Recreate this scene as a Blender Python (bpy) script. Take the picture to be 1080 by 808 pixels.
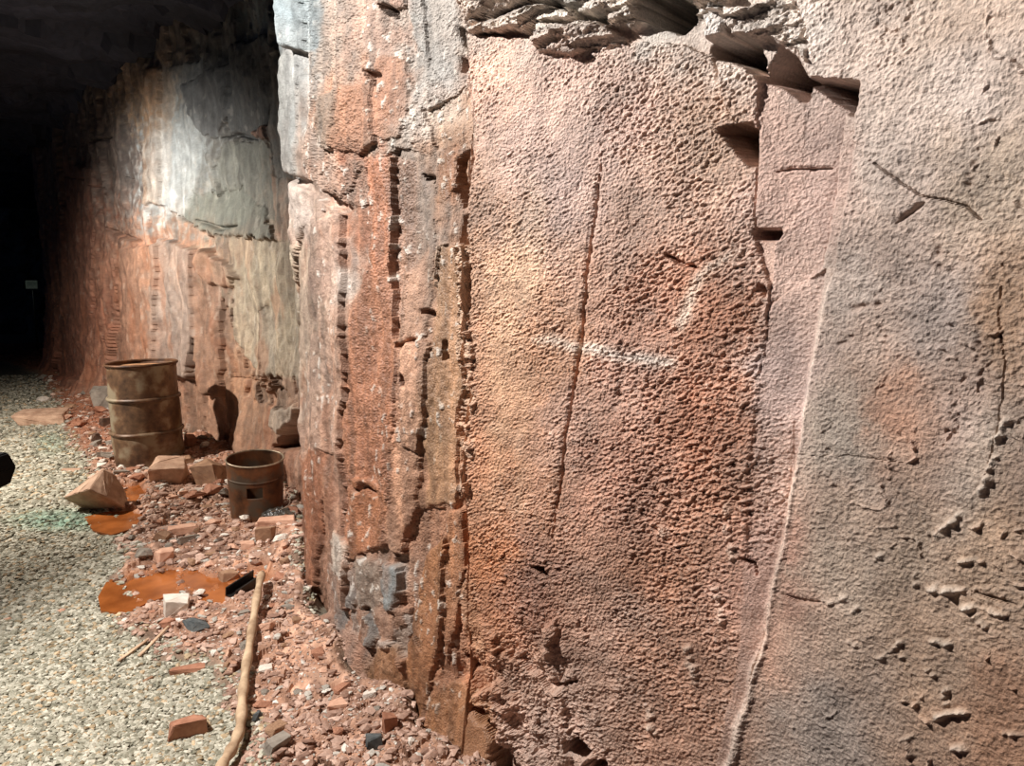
import bpy, bmesh, math, random
import numpy as np
from mathutils import Vector, Matrix

random.seed(7)
RNG = np.random.default_rng(7)
SC = bpy.context.scene
COL = SC.collection
for o in list(bpy.data.objects):
    bpy.data.objects.remove(o)

# ------------------------------------------------------------------ camera
F = 780.0                       # focal length in pixels for a 1080 px wide frame
CAMZ = 1.60
PITCH = math.atan(104.0 / F)
cam_d = bpy.data.cameras.new('camera')
cam_d.sensor_width = 36.0
cam_d.lens = F / 1080.0 * 36.0
cam_d.clip_start = 0.02
cam = bpy.data.objects.new('camera', cam_d)
COL.objects.link(cam)
cam.location = (0, 0, CAMZ)
cam.rotation_euler = (math.pi / 2 - PITCH, 0, 0)
SC.camera = cam

# ------------------------------------------------------------------ view, world, lamps
vs = SC.view_settings
SC.display_settings.display_device = 'sRGB'
vs.view_transform = 'Standard'
vs.look = 'None'
vs.exposure = 0.0
vs.gamma = 1.0
vs.use_curve_mapping = False

w = bpy.data.worlds.new('mine_dark')
SC.world = w
w.use_nodes = True
bg = w.node_tree.nodes['Background']
bg.inputs[0].default_value = (0.10, 0.17, 0.36, 1)
bg.inputs[1].default_value = 0.06


def spot(name, loc, aim, energy, color, angle, blend=0.6, size=0.05):
    l = bpy.data.lights.new(name, 'SPOT')
    l.energy = energy
    l.color = color
    l.spot_size = math.radians(angle)
    l.spot_blend = blend
    l.shadow_soft_size = size
    o = bpy.data.objects.new(name, l)
    COL.objects.link(o)
    o.location = loc
    d = Vector(aim) - Vector(loc)
    o.rotation_euler = d.to_track_quat('-Z', 'Y').to_euler()
    return o


spot('floodlight_near', (-2.6, 1.75, 3.72), (0.2, 2.1, 1.0), 1160, (1.0, 0.965, 0.92), 105, 0.5, 0.03)
spot('floodlight_far', (-5.2, 5.0, 2.9), (-3.7, 7.0, 0.0), 950, (1.0, 0.93, 0.84), 130, 0.7, 0.05)
spot('cold_spotlight', (-5.6, 6.2, 2.2), (-3.9, 8.1, 2.7), 60, (0.72, 0.88, 1.0), 40, 0.9, 0.05)

spot('notice_fill_spot', (-12.2, 16.0, 3.3), (-11.2, 17.5, 1.5), 22, (0.85, 1.0, 0.95), 34, 0.8, 0.05)  # added spot to brighten the distant notice, no fixture known there

# ------------------------------------------------------------------ numeric noise
def _hash(ix, iy, seed):
    h = (ix.astype(np.int64) * 374761393 + iy.astype(np.int64) * 668265263 + seed * 974711) & 0xFFFFFFFF
    h = ((h ^ (h >> 13)) * 1274126177) & 0xFFFFFFFF
    h = (h ^ (h >> 16)) & 0xFFFFFFFF
    h = (h * 2246822519) & 0xFFFFFFFF
    return (h ^ (h >> 15)) & 0xFFFFFFFF


def rnd(ix, iy, seed):
    return (_hash(ix, iy, seed) / 4294967295.0).astype(np.float32)


def perlin(x, y, seed=0):
    x = np.asarray(x, dtype=np.float32); y = np.asarray(y, dtype=np.float32)
    xi = np.floor(x); yi = np.floor(y)
    xf = x - xi; yf = y - yi
    xi = xi.astype(np.int64); yi = yi.astype(np.int64)
    u = xf * xf * xf * (xf * (xf * 6 - 15) + 10)
    v = yf * yf * yf * (yf * (yf * 6 - 15) + 10)

    def g(ox, oy):
        a = rnd(xi + ox, yi + oy, seed) * 6.2831853
        return np.cos(a) * (xf - ox) + np.sin(a) * (yf - oy)
    n00 = g(0, 0); n10 = g(1, 0); n01 = g(0, 1); n11 = g(1, 1)
    return ((n00 * (1 - u) + n10 * u) * (1 - v) + (n01 * (1 - u) + n11 * u) * v) * 1.5


def fbm(x, y, seed=0, octv=4, gain=0.5, lac=2.03):
    t = 0.0; a = 1.0
    for k in range(octv):
        t = t + a * perlin(x, y, seed + k * 17)
        x = x * lac + 3.1; y = y * lac + 1.7
        a *= gain
    return t


def cells(x, y, seed=0, jit=0.85):
    """Voronoi: nearest cell id hash (3 random numbers), local offsets, edge distance"""
    xi = np.floor(x).astype(np.int64); yi = np.floor(y).astype(np.int64)
    best = np.full(x.shape, 1e9, np.float32); sec = best.copy()
    bx = np.zeros(x.shape, np.int64); by = bx.copy()
    cx = np.zeros(x.shape, np.float32); cy = cx.copy()
    for ox in (-1, 0, 1):
        for oy in (-1, 0, 1):
            gx = xi + ox; gy = yi + oy
            px = gx + 0.5 + jit * (rnd(gx, gy, seed) - 0.5)
            py = gy + 0.5 + jit * (rnd(gx, gy, seed + 1) - 0.5)
            d = ((x - px) ** 2 + (y - py) ** 2).astype(np.float32)
            m = d < best
            sec = np.where(m, best, np.minimum(sec, d))
            best = np.where(m, d, best)
            bx = np.where(m, gx, bx); by = np.where(m, gy, by)
            cx = np.where(m, x - px, cx); cy = np.where(m, y - py, cy)
    edge = np.sqrt(sec) - np.sqrt(best)
    return rnd(bx, by, seed + 5), rnd(bx, by, seed + 6), rnd(bx, by, seed + 7), cx, cy, edge


def sst(a, b, x):
    t = np.clip((x - a) / (b - a), 0, 1)
    return t * t * (3 - 2 * t)


def inpoly(x, y, poly):
    res = np.zeros(x.shape, bool)
    n = len(poly)
    for i in range(n):
        x0, y0 = poly[i]; x1, y1 = poly[(i + 1) % n]
        if y0 == y1:
            continue
        c = ((y0 > y) != (y1 > y)) & (x < (x1 - x0) * (y - y0) / (y1 - y0) + x0)
        res ^= c
    return res


def segdist(x, y, pts, closed=True):
    d = np.full(x.shape, 1e9, np.float32)
    n = len(pts)
    for i in range(n if closed else n - 1):
        ax, ay = pts[i]; bx, by = pts[(i + 1) % n]
        vx, vy = bx - ax, by - ay
        L = vx * vx + vy * vy + 1e-12
        t = np.clip(((x - ax) * vx + (y - ay) * vy) / L, 0, 1)
        d = np.minimum(d, np.hypot(x - ax - t * vx, y - ay - t * vy))
    return d


def sdpoly(x, y, poly):           # positive inside
    d = segdist(x, y, poly)
    return np.where(inpoly(x, y, poly), d, -d)


def blur(a, k):
    if k < 1:
        return a
    for ax in (0, 1):
        for _ in range(2):
            pad = [(0, 0)] * a.ndim; pad[ax] = (k + 1, k)
            c = np.cumsum(np.pad(a, pad, mode='edge'), axis=ax, dtype=np.float64)
            n = c.shape[ax]
            hi = np.take(c, range(2 * k + 1, n), axis=ax)
            lo = np.take(c, range(0, n - 2 * k - 1), axis=ax)
            a = ((hi - lo) / (2 * k + 1)).astype(np.float32)
    return a


def lin(c):
    c = np.clip(np.asarray(c, dtype=np.float32), 0, 1)
    return np.where(c <= 0.04045, c / 12.92, ((c + 0.055) / 1.055) ** 2.4)


def srgb(r, g, b):
    v = lin(np.array([r, g, b]) / 255.0)
    return (float(v[0]), float(v[1]), float(v[2]), 1.0)


# ------------------------------------------------------------------ sight lines (measuring the place from the photograph)
SP, CP = math.sin(PITCH), math.cos(PITCH)


def ray(px, py):
    a = (px - 540.0) / F; b = -(py - 404.0) / F
    return (a, CP + b * SP, -SP + b * CP)


def ground(px, py, z=0.0):
    dx, dy, dz = ray(px, py)
    t = (z - CAMZ) / dz
    return (dx * t, dy * t)


def project(X, Y, Z):
    zz = Z - CAMZ
    depth = Y * CP - zz * SP
    up = Y * SP + zz * CP
    depth = np.maximum(depth, 0.05)
    return 540 + F * X / depth, 404 - F * up / depth


# ------------------------------------------------------------------ wall line in plan
PATH = [(-6.2, 24.5), (-7.0, 20.5), (-8.2, 17.2), (-8.95, 14.9), (-8.55, 13.6), (-6.6, 11.2), (-4.35, 8.45), (-3.35, 7.6), (-2.55, 6.75), (-1.95, 5.9), (-1.53, 5.3), (-1.36, 4.9), (-1.2, 4.3),
        (-1.05, 3.6), (-0.72, 3.05), (-0.40, 2.6), (-0.08, 2.24), (0.28, 1.95), (0.58, 1.68), (0.76, 1.36), (0.94, 1.0),
        (1.12, 0.5), (1.25, -0.2), (1.35, -1.2)]
_p = np.array(PATH)
_d = np.concatenate([[0], np.cumsum(np.hypot(*np.diff(_p, axis=0).T))])
_s = np.linspace(0, _d[-1], 4000)
_x = np.interp(_s, _d, _p[:, 0]); _y = np.interp(_s, _d, _p[:, 1])
for k in (26, 18):
    kk = np.ones(2 * k + 1) / (2 * k + 1)
    ex = np.concatenate([_x[0] + (np.arange(-k, 0)) * (_x[1] - _x[0]), _x, _x[-1] + np.arange(1, k + 1) * (_x[-1] - _x[-2])])
    ey = np.concatenate([_y[0] + (np.arange(-k, 0)) * (_y[1] - _y[0]), _y, _y[-1] + np.arange(1, k + 1) * (_y[-1] - _y[-2])])
    _x = np.convolve(ex, kk, 'valid'); _y = np.convolve(ey, kk, 'valid')
_s = np.concatenate([[0], np.cumsum(np.hypot(np.diff(_x), np.diff(_y)))])
_tx = np.gradient(_x, _s); _ty = np.gradient(_y, _s)
_l = np.hypot(_tx, _ty); _tx /= _l; _ty /= _l
_nx, _ny = _ty, -_tx           # towards the tunnel (left / camera side)
# make sure the normal points to the camera side
if (_nx[2000] * (0 - _x[2000]) + _ny[2000] * (0 - _y[2000])) < 0:
    _nx, _ny = -_nx, -_ny


def wallpt(px, py, d=0.0):
    """where a sight line meets the wall surface standing d in front of the wall line -> (s, z)"""
    dx, dy, dz = ray(px, py)
    qx = _x + _nx * d; qy = _y + _ny * d
    c = qx * dy - qy * dx
    ok = np.where((c[:-1] * c[1:] <= 0) & (qy[:-1] > 0.05))[0]
    if len(ok) == 0:
        i = int(np.argmin(np.abs(c) + (qy < 0.05) * 99)); f = 0.0
    else:
        i = int(ok[-1]); f = c[i] / (c[i] - c[i + 1] + 1e-12)
    s = _s[i] + f * (_s[min(i + 1, len(_s) - 1)] - _s[i])
    Y = qy[i]
    X = qx[i]
    t = math.hypot(X, Y) / math.hypot(dx, dy)
    return s, CAMZ + t * dz


# ------------------------------------------------------------------ materials
def nodes(name):
    m = bpy.data.materials.new(name)
    m.use_nodes = True
    nt = m.node_tree
    return m, nt, nt.nodes['Principled BSDF']


def rock_attr_material(name, bump_scale, bump_dist, spec=0.35, detail=6):
    m, nt, b = nodes(name)
    at = nt.nodes.new('ShaderNodeAttribute'); at.attribute_name = 'Col'
    tc = nt.nodes.new('ShaderNodeTexCoord')
    nz = nt.nodes.new('ShaderNodeTexNoise'); nz.inputs['Scale'].default_value = bump_scale
    nz.inputs['Detail'].default_value = detail
    nt.links.new(tc.outputs['Object'], nz.inputs['Vector'])
    ramp = nt.nodes.new('ShaderNodeMapRange')
    ramp.inputs[1].default_value = 0.3; ramp.inputs[2].default_value = 0.7
    ramp.inputs[3].default_value = 0.80; ramp.inputs[4].default_value = 1.18
    nt.links.new(nz.outputs['Fac'], ramp.inputs[0])
    mul = nt.nodes.new('ShaderNodeVectorMath'); mul.operation = 'SCALE'
    nt.links.new(at.outputs['Color'], mul.inputs[0])
    nt.links.new(ramp.outputs[0], mul.inputs['Scale'])
    nt.links.new(mul.outputs[0], b.inputs['Base Color'])
    nt.links.new(at.outputs['Alpha'], b.inputs['Roughness'])
    b.inputs['Specular IOR Level'].default_value = spec
    bp = nt.nodes.new('ShaderNodeBump')
    bp.inputs['Strength'].default_value = 0.7; bp.inputs['Distance'].default_value = bump_dist
    nt.links.new(nz.outputs['Fac'], bp.inputs['Height'])
    nt.links.new(bp.outputs[0], b.inputs['Normal'])
    return m


def stone_material(name, c1, c2, scale=14, rough=0.8, bump=0.004, spec=0.3, metallic=0.0, c3=None, scale3=4):
    m, nt, b = nodes(name)
    tc = nt.nodes.new('ShaderNodeTexCoord')
    nz = nt.nodes.new('ShaderNodeTexNoise'); nz.inputs['Scale'].default_value = scale
    nz.inputs['Detail'].default_value = 8; nz.inputs['Roughness'].default_value = 0.65
    nt.links.new(tc.outputs['Object'], nz.inputs['Vector'])
    cr = nt.nodes.new('ShaderNodeValToRGB')
    cr.color_ramp.elements[0].position = 0.36; cr.color_ramp.elements[0].color = srgb(*c1)
    cr.color_ramp.elements[1].position = 0.64; cr.color_ramp.elements[1].color = srgb(*c2)
    nt.links.new(nz.outputs['Fac'], cr.inputs[0])
    out = cr.outputs[0]
    if c3:
        n3 = nt.nodes.new('ShaderNodeTexNoise'); n3.inputs['Scale'].default_value = scale3
        n3.inputs['Detail'].default_value = 6
        nt.links.new(tc.outputs['Object'], n3.inputs['Vector'])
        r3 = nt.nodes.new('ShaderNodeMapRange'); r3.inputs[1].default_value = 0.50; r3.inputs[2].default_value = 0.62
        nt.links.new(n3.outputs['Fac'], r3.inputs[0])
        mx = nt.nodes.new('ShaderNodeMix'); mx.data_type = 'RGBA'
        nt.links.new(r3.outputs[0], mx.inputs['Factor'])
        nt.links.new(out, mx.inputs['A']); mx.inputs['B'].default_value = srgb(*c3)
        out = mx.outputs['Result']
    nt.links.new(out, b.inputs['Base Color'])
    b.inputs['Roughness'].default_value = rough
    b.inputs['Metallic'].default_value = metallic
    b.inputs['Specular IOR Level'].default_value = spec
    bp = nt.nodes.new('ShaderNodeBump')
    bp.inputs['Strength'].default_value = 0.8; bp.inputs['Distance'].default_value = bump
    nt.links.new(nz.outputs['Fac'], bp.inputs['Height'])
    nt.links.new(bp.outputs[0], b.inputs['Normal'])
    return m


# ------------------------------------------------------------------ mesh helpers
def grid_faces(ny, nx):
    i = np.arange(ny * nx).reshape(ny, nx)
    return np.stack([i[:-1, :-1], i[:-1, 1:], i[1:, 1:], i[1:, :-1]], -1)


def mesh_np(name, V, Fq, col=None, mat=None, parent=None, smooth=False):
    V = np.ascontiguousarray(V, np.float32).reshape(-1, 3)
    Fq = np.ascontiguousarray(Fq, np.int32)
    k = Fq.shape[-1]
    Fq = Fq.reshape(-1, k)
    me = bpy.data.meshes.new(name)
    me.vertices.add(len(V)); me.vertices.foreach_set('co', V.ravel())
    me.loops.add(Fq.size); me.loops.foreach_set('vertex_index', Fq.ravel())
    me.polygons.add(len(Fq))
    me.polygons.foreach_set('loop_start', np.arange(0, Fq.size, k, dtype=np.int32))
    me.polygons.foreach_set('loop_total', np.full(len(Fq), k, np.int32))
    me.polygons.foreach_set('use_smooth', np.full(len(Fq), smooth, bool))
    me.update(calc_edges=True)
    if col is not None:
        a = me.color_attributes.new('Col', 'FLOAT_COLOR', 'POINT')
        a.data.foreach_set('color', np.ascontiguousarray(col, np.float32).ravel())
    if mat:
        me.materials.append(mat)
    o = bpy.data.objects.new(name, me)
    COL.objects.link(o)
    if parent:
        o.parent = parent
    return o


def bm_obj(name, bm, mat, parent=None, smooth=False):
    me = bpy.data.meshes.new(name)
    bmesh.ops.recalc_face_normals(bm, faces=bm.faces[:])
    bm.to_mesh(me); bm.free()
    for p in me.polygons:
        p.use_smooth = smooth
    me.materials.append(mat)
    o = bpy.data.objects.new(name, me)
    COL.objects.link(o)
    if parent:
        o.parent = parent
    return o


def tag(o, label=None, cat=None, group=None, kind=None):
    if label: o['label'] = label
    if cat: o['category'] = cat
    if group: o['group'] = group
    if kind: o['kind'] = kind
    return o


def empty(name, loc, rz=0.0):
    o = bpy.data.objects.new(name, None)
    COL.objects.link(o)
    o.location = loc
    o.rotation_euler = (0, 0, rz)
    o.empty_display_size = 0.1
    return o


# ================================================================== THE ROCK WALL
NXW, NYW = 1480, 860
px_path, _ = project(_x, _y, np.full_like(_x, 1.6))
vis = (_y > 0.35)
dens = np.abs(np.gradient(px_path, _s)) * vis * ((px_path > -40) & (px_path < 1130)) + 24 + 60 * ((_y > 3.3) & (_y < 6.3))
cum = np.concatenate([[0], np.cumsum((dens[1:] + dens[:-1]) * 0.5 * np.diff(_s))])
sc_ = np.interp(np.linspace(0, cum[-1], NXW), cum, _s)
bx = np.interp(sc_, _s, _x); by = np.interp(sc_, _s, _y)
bnx = np.interp(sc_, _s, _nx); bny = np.interp(sc_, _s, _ny)
# rows: dense over the part of the wall in view
top_z = 4.35
vis_hi = np.clip(CAMZ + np.maximum(by, 0.4) * 0.40 + 0.10, 1.9, 4.2)
vis_lo = np.clip(CAMZ - np.maximum(by, 0.4) * 0.72 - 0.05, -0.12, 1.0)
v = np.linspace(0, 1, NYW)[:, None]
zlo = -0.15
fl = 0.05 * (vis_lo > -0.1)
a0 = fl; a1 = 0.96
Z = np.where(v < a0, zlo + (vis_lo - zlo) * v / np.maximum(a0, 1e-6),
             np.where(v < a1, vis_lo + (vis_hi - vis_lo) * (v - a0) / (a1 - a0), vis_hi + (top_z - vis_hi) * (v - a1) / (1 - a1)))
Z = Z.astype(np.float32)
S = np.broadcast_to(sc_.astype(np.float32), Z.shape).copy()
BX = np.broadcast_to(bx, Z.shape); BY = np.broadcast_to(by, Z.shape)
PX, PY = project(BX, BY, Z)
PX = PX.astype(np.float32); PY = PY.astype(np.float32)
near = np.broadcast_to((by > 0.2), Z.shape)

# warp used for ragged outlines
W1 = fbm(S * 9, Z * 9, 11, 4)
W2 = fbm(S * 9 + 40, Z * 9 + 13, 12, 4)
US = np.broadcast_to(np.concatenate([[0], np.cumsum(np.diff(sc_) / np.sqrt(np.clip(by / 2.2, 0.45, 4.0))[1:])]).astype(np.float32), Z.shape)
US2 = np.broadcast_to(np.concatenate([[0], np.cumsum(np.diff(sc_) / np.clip(by / 2.2, 0.45, 4.0)[1:])]).astype(np.float32), Z.shape)
W1f = perlin(S * 60, Z * 60, 14); W2f = perlin(S * 60 + 9, Z * 60 + 5, 15)
LOCAL = np.clip(BY / 2.2, 0.45, 4.0).astype(np.float32)     # coarser detail on the far wall

# ---- natural colours of the stone (as it looks evenly lit), sampled over the wall; upper left lowered to offset the lamps
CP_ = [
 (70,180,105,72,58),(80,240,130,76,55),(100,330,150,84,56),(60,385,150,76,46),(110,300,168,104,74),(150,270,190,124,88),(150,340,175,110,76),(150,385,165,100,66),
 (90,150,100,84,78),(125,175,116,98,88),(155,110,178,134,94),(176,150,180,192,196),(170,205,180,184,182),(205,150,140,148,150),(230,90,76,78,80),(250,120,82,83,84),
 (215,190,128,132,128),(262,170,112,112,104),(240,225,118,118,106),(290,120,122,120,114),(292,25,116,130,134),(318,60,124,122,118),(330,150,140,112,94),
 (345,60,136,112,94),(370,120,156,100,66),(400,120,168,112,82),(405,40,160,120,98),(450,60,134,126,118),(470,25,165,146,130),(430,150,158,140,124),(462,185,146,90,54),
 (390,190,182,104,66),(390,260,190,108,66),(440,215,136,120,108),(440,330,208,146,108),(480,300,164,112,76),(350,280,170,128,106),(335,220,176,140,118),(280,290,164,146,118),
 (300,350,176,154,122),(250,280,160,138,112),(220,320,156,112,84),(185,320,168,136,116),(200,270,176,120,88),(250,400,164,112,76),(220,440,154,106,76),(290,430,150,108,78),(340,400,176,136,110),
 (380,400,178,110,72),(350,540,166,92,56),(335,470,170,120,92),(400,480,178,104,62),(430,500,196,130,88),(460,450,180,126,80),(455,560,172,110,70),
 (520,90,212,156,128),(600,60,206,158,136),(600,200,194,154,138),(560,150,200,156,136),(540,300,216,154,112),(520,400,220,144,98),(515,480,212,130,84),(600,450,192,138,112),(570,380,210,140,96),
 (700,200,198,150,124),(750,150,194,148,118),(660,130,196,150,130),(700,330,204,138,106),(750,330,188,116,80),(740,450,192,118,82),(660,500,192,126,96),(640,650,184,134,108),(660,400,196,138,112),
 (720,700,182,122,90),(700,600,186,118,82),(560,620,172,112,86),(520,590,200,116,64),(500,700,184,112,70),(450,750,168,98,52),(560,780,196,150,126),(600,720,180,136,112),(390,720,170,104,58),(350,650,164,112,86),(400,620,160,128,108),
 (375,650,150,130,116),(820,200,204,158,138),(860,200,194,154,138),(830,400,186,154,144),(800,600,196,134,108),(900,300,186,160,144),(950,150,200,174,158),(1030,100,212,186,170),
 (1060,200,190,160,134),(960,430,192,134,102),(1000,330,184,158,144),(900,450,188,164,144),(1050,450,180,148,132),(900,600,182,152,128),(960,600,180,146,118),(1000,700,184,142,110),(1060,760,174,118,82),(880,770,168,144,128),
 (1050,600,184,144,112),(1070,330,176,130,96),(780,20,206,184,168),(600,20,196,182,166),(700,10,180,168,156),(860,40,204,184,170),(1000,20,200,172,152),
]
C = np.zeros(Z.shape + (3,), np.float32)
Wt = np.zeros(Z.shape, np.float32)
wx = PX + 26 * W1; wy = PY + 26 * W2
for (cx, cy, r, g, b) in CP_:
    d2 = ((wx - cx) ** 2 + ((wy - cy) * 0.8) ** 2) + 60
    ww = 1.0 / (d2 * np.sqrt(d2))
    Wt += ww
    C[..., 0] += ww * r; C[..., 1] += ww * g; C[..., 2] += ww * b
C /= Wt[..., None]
ROUGH = np.full(Z.shape, 0.72, np.float32)

H = np.zeros(Z.shape, np.float32)
OWN = np.zeros(Z.shape, np.int16)           # 0 = the wall itself
OWNERS = [None]
GRIT = np.zeros(Z.shape, np.float32)        # coarse crust of bumps
FRAC = np.zeros(Z.shape, np.float32)        # broken facets
SM = np.ones(Z.shape, np.float32)

fz0 = sst(345, 325, PX)
# ---- broken, columnar relief everywhere (weights by zone)
zoneL = sst(330, 300, PX) * near
zoneM = sst(300, 330, PX) * sst(505, 480, PX)
foot = sst(560, 640, PY + 20 * W1) * sst(300, 330, PX) * sst(470, 430, PX)
lowA = sst(610, 700, PY + 40 * W2 - 0.2 * np.abs(PX - 520)) * sst(440, 480, PX) * sst(660, 560, PX + 30 * W1)

# far columns: tall steps
r1, r2, r3, cx_, cy_, ed = cells(S / 0.42 + 0.12 * W1, Z / 1.9 + 0.1 * W2 + 0.4, 101)
H += zoneL * ((r1 - 0.5) * 0.13 + cx_ * (r2 - 0.5) * 0.16 + cy_ * (r3 - 0.5) * 0.05)
shade1 = r3
r1, r2, r3, cx_, cy_, ed = cells(S / 0.15 + 0.15 * W1, Z / 0.62 + 0.2 * W2, 131)
H += zoneL * ((r1 - 0.5) * 0.03 + cx_ * (r2 - 0.5) * 0.04)
C *= (1 + zoneL * ((r2 - 0.5) * 0.22 + (shade1 - 0.5) * 0.16))[..., None]
# near columns
r1, r2, r3, cx_, cy_, ed = cells(S / 0.16 + 0.12 * W1, Z / 0.95 + 0.12 * W2, 151)
H += zoneM * ((r1 - 0.5) * 0.035 + cx_ * (r2 - 0.5) * 0.06)
C *= (1 + zoneM * (r3 - 0.5) * 0.16)[..., None]
# broken foot of the wall
r1, r2, r3, cx_, cy_, ed = cells(S / 0.085 + 0.3 * W1, Z / 0.13 + 0.3 * W2, 171)
H += foot * ((r1 - 0.5) * 0.06 + cx_ * (r2 - 0.5) * 0.11 + cy_ * (r3 - 0.5) * 0.09)
tint = np.stack([np.where(r3 > 0.8, 188, np.where(r3 < 0.2, 110, 160)), np.where(r3 > 0.8, 172, np.where(r3 < 0.2, 112, 104)), np.where(r3 > 0.8, 160, np.where(r3 < 0.2, 112, 72))], -1)
fm = (foot * 0.55)[..., None]
C = C * (1 - fm) + tint * fm
r1, r2, r3, cx_, cy_, ed = cells(S / 0.10 + 0.5 * W1 + 0.4 * Z / 0.1, Z / 0.15 + 0.5 * W2, 191)
H += lowA * ((r1 - 0.5) * 0.035 + cx_ * (r2 - 0.5) * 0.08 + cy_ * (r3 - 0.5) * 0.08)
C *= (1 + lowA * (r3 - 0.5) * 0.15)[..., None]
# flare at the foot of the far corner, mud bank piled against the wall
H += zoneL * 0.35 * np.exp(-np.maximum(Z, 0) / 0.35) * sst(-30, 60, PX) * sst(170, 90, PX) + zoneM * 0.10 * np.exp(-np.maximum(Z, 0) / 0.2)
# the near faces lean back a little


H0 = H.copy()


def region(name, poly, d, gs=0.0, gz=0.0, col=None, mix=1.0, warp=0.012, mode='set', soft=0, grit=None, frac=None, rough=None, own=True, label=None, keep=0.0):
    ds = [d] * len(poly)
    pocket = name is None and mode == 'set' and d < 0
    if pocket:
        ds = [0.0] * len(poly)
    pts = None
    for it in range(3):
        pts = [wallpt(p[0], p[1], dd) for p, dd in zip(poly, ds)]
        sc0 = sum(p[0] for p in pts) / len(pts); zc0 = sum(p[1] for p in pts) / len(pts)
        if mode == 'add' or pocket:
            break
        ds = [d + gs * (p[0] - sc0) + gz * (p[1] - zc0) for p in pts]
    s0 = min(p[0] for p in pts) - 0.1; s1 = max(p[0] for p in pts) + 0.1
    i0 = max(0, np.searchsorted(sc_, s0) - 1); i1 = min(NXW, np.searchsorted(sc_, s1) + 1)
    if i1 <= i0 + 1:
        return
    sl = (slice(None), slice(i0, i1))
    lo = np.minimum(LOCAL[sl], 2.0)
    ff = 0.25 * warp * sst(2.2, 1.0, LOCAL[sl])
    ws = S[sl] + warp * lo * W1[sl] + ff * W1f[sl]; wz = Z[sl] + warp * lo * W2[sl] + ff * W2f[sl]
    m = inpoly(ws, wz, pts)
    dv = d + gs * (S[sl] - sc0) + gz * (Z[sl] - zc0)
    mf = m.astype(np.float32)
    if soft:
        mf = blur(mf, soft)
    h = H[sl]
    if mode == 'set':
        H[sl] = h * (1 - mf) + (dv + keep * H0[sl]) * mf
    elif mode == 'add':
        H[sl] = h + dv * mf
    if col is not None:
        cm = (blur(mf, max(soft, 1)) * mix)[..., None]
        C[sl] = C[sl] * (1 - cm) + np.array(col, np.float32) * cm
    if grit is not None:
        GRIT[sl] = np.where(m, grit, GRIT[sl])
    if frac is not None:
        FRAC[sl] = np.where(m, frac, FRAC[sl])
    if rough is not None:
        ROUGH[sl] = np.where(m, rough, ROUGH[sl])
    if own and name:
        OWNERS.append((name, label))
        OWN[sl] = np.where(m, len(OWNERS) - 1, OWN[sl])


def paint(poly, col, mix=0.7, soft=6, warp=0.03, d=0.0):
    region(None, poly, d, col=col, mix=mix, soft=soft, warp=warp, mode='none', own=False)


def crack(pts, wpx, depth, d=0.0, warp=0.004):
    """a thin open joint traced along points"""
    left, right = [], []
    for i, p in enumerate(pts):
        a = pts[max(0, i - 1)]; b = pts[min(len(pts) - 1, i + 1)]
        tx, ty = b[0] - a[0], b[1] - a[1]
        L = math.hypot(tx, ty) or 1
        ww = wpx * (1.0 if 0 < i < len(pts) - 1 else 0.25) * (0.7 + 0.6 * random.random())
        left.append((p[0] - ty / L * ww / 2, p[1] + tx / L * ww / 2))
        right.append((p[0] + ty / L * ww / 2, p[1] - tx / L * ww / 2))
    region(None, left + right[::-1], d, mode='none', warp=warp, own=False)
    poly = left + right[::-1]
    P_ = [wallpt(p[0], p[1], d) for p in poly]
    s0 = min(p[0] for p in P_) - 0.05; s1 = max(p[0] for p in P_) + 0.05
    i0 = max(0, np.searchsorted(sc_, s0) - 1); i1 = min(NXW, np.searchsorted(sc_, s1) + 1)
    sl = (slice(None), slice(i0, i1))
    m = inpoly(S[sl] + warp * W1[sl], Z[sl] + warp * W2[sl], P_)
    H[sl] -= depth * m


# ---------------------------------------------------------------- far wall (px 45-320)
region('rock_column', [(152,70),(170,72),(170,150),(168,215),(150,215),(148,150)], 0.07, gs=0.15, col=(186,136,96), mix=0.5, warp=0.01, label='orange-tan column at the far corner')
region('rock_slab', [(170,72),(215,60),(216,140),(205,190),(200,235),(168,215)], 0.02, col=(170,182,186), mix=0.4)
region('rock_slab', [(186,90),(235,62),(240,110),(222,145),(204,140),(196,118)], 0.09, col=(80,83,86), mix=0.7)
region('rock_slab', [(236,50),(280,36),(282,150),(262,150),(240,140)], 0.05, gs=0.0, col=(80,84,86), mix=0.7)
region('rock_ledge', [(256,140),(280,130),(284,148),(258,143)], 0.10, col=(150,100,78), mix=0.9)
region('rock_slab', [(236,150),(282,150),(290,230),(240,240),(225,180)], 0.03, col=(112,116,106), mix=0.6)
region('rock_shelf', [(205,205),(255,198),(276,222),(278,252),(272,256),(262,250),(212,246),(190,230)], 0.07, gz=-0.25, col=(112,116,104), mix=0.75, warp=0.02)
region('rock_plank', [(278,56),(306,56),(306,120),(303,188),(290,188),(284,150)], 0.05, col=(116,116,112), mix=0.8, label='grey weathered plank of rock under the pale block')
region('rock_block', [(274,-30),(310,-30),(309,40),(305,52),(294,50),(274,46)], 0.15, gs=-0.05, col=(108,124,130), mix=0.85, warp=0.006, label='pale blue-white square block')
region('rock_column', [(244,250),(316,262),(315,330),(312,420),(270,395),(246,360)], 0.05, gs=0.0, col=(168,150,122), mix=0.7, label='pale buff column')
region('rock_column', [(272,330),(280,322),(288,334),(290,395),(276,398)], 0.03, col=(150,136,116), mix=0.6, label=None)
region('rock_column', [(196,256),(232,300),(228,420),(205,415),(194,320)], 0.09, gs=-0.15, col=(140,96,70), mix=0.6)
region('rock_ledge', [(198,262),(238,290),(236,304),(216,300),(200,285)], 0.16, gz=0.3, col=(178,126,94), mix=0.6)
region('rock_column', [(162,252),(194,262),(194,400),(160,396)], 0.11, gs=0.1, col=(160,140,128), mix=0.6)
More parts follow.
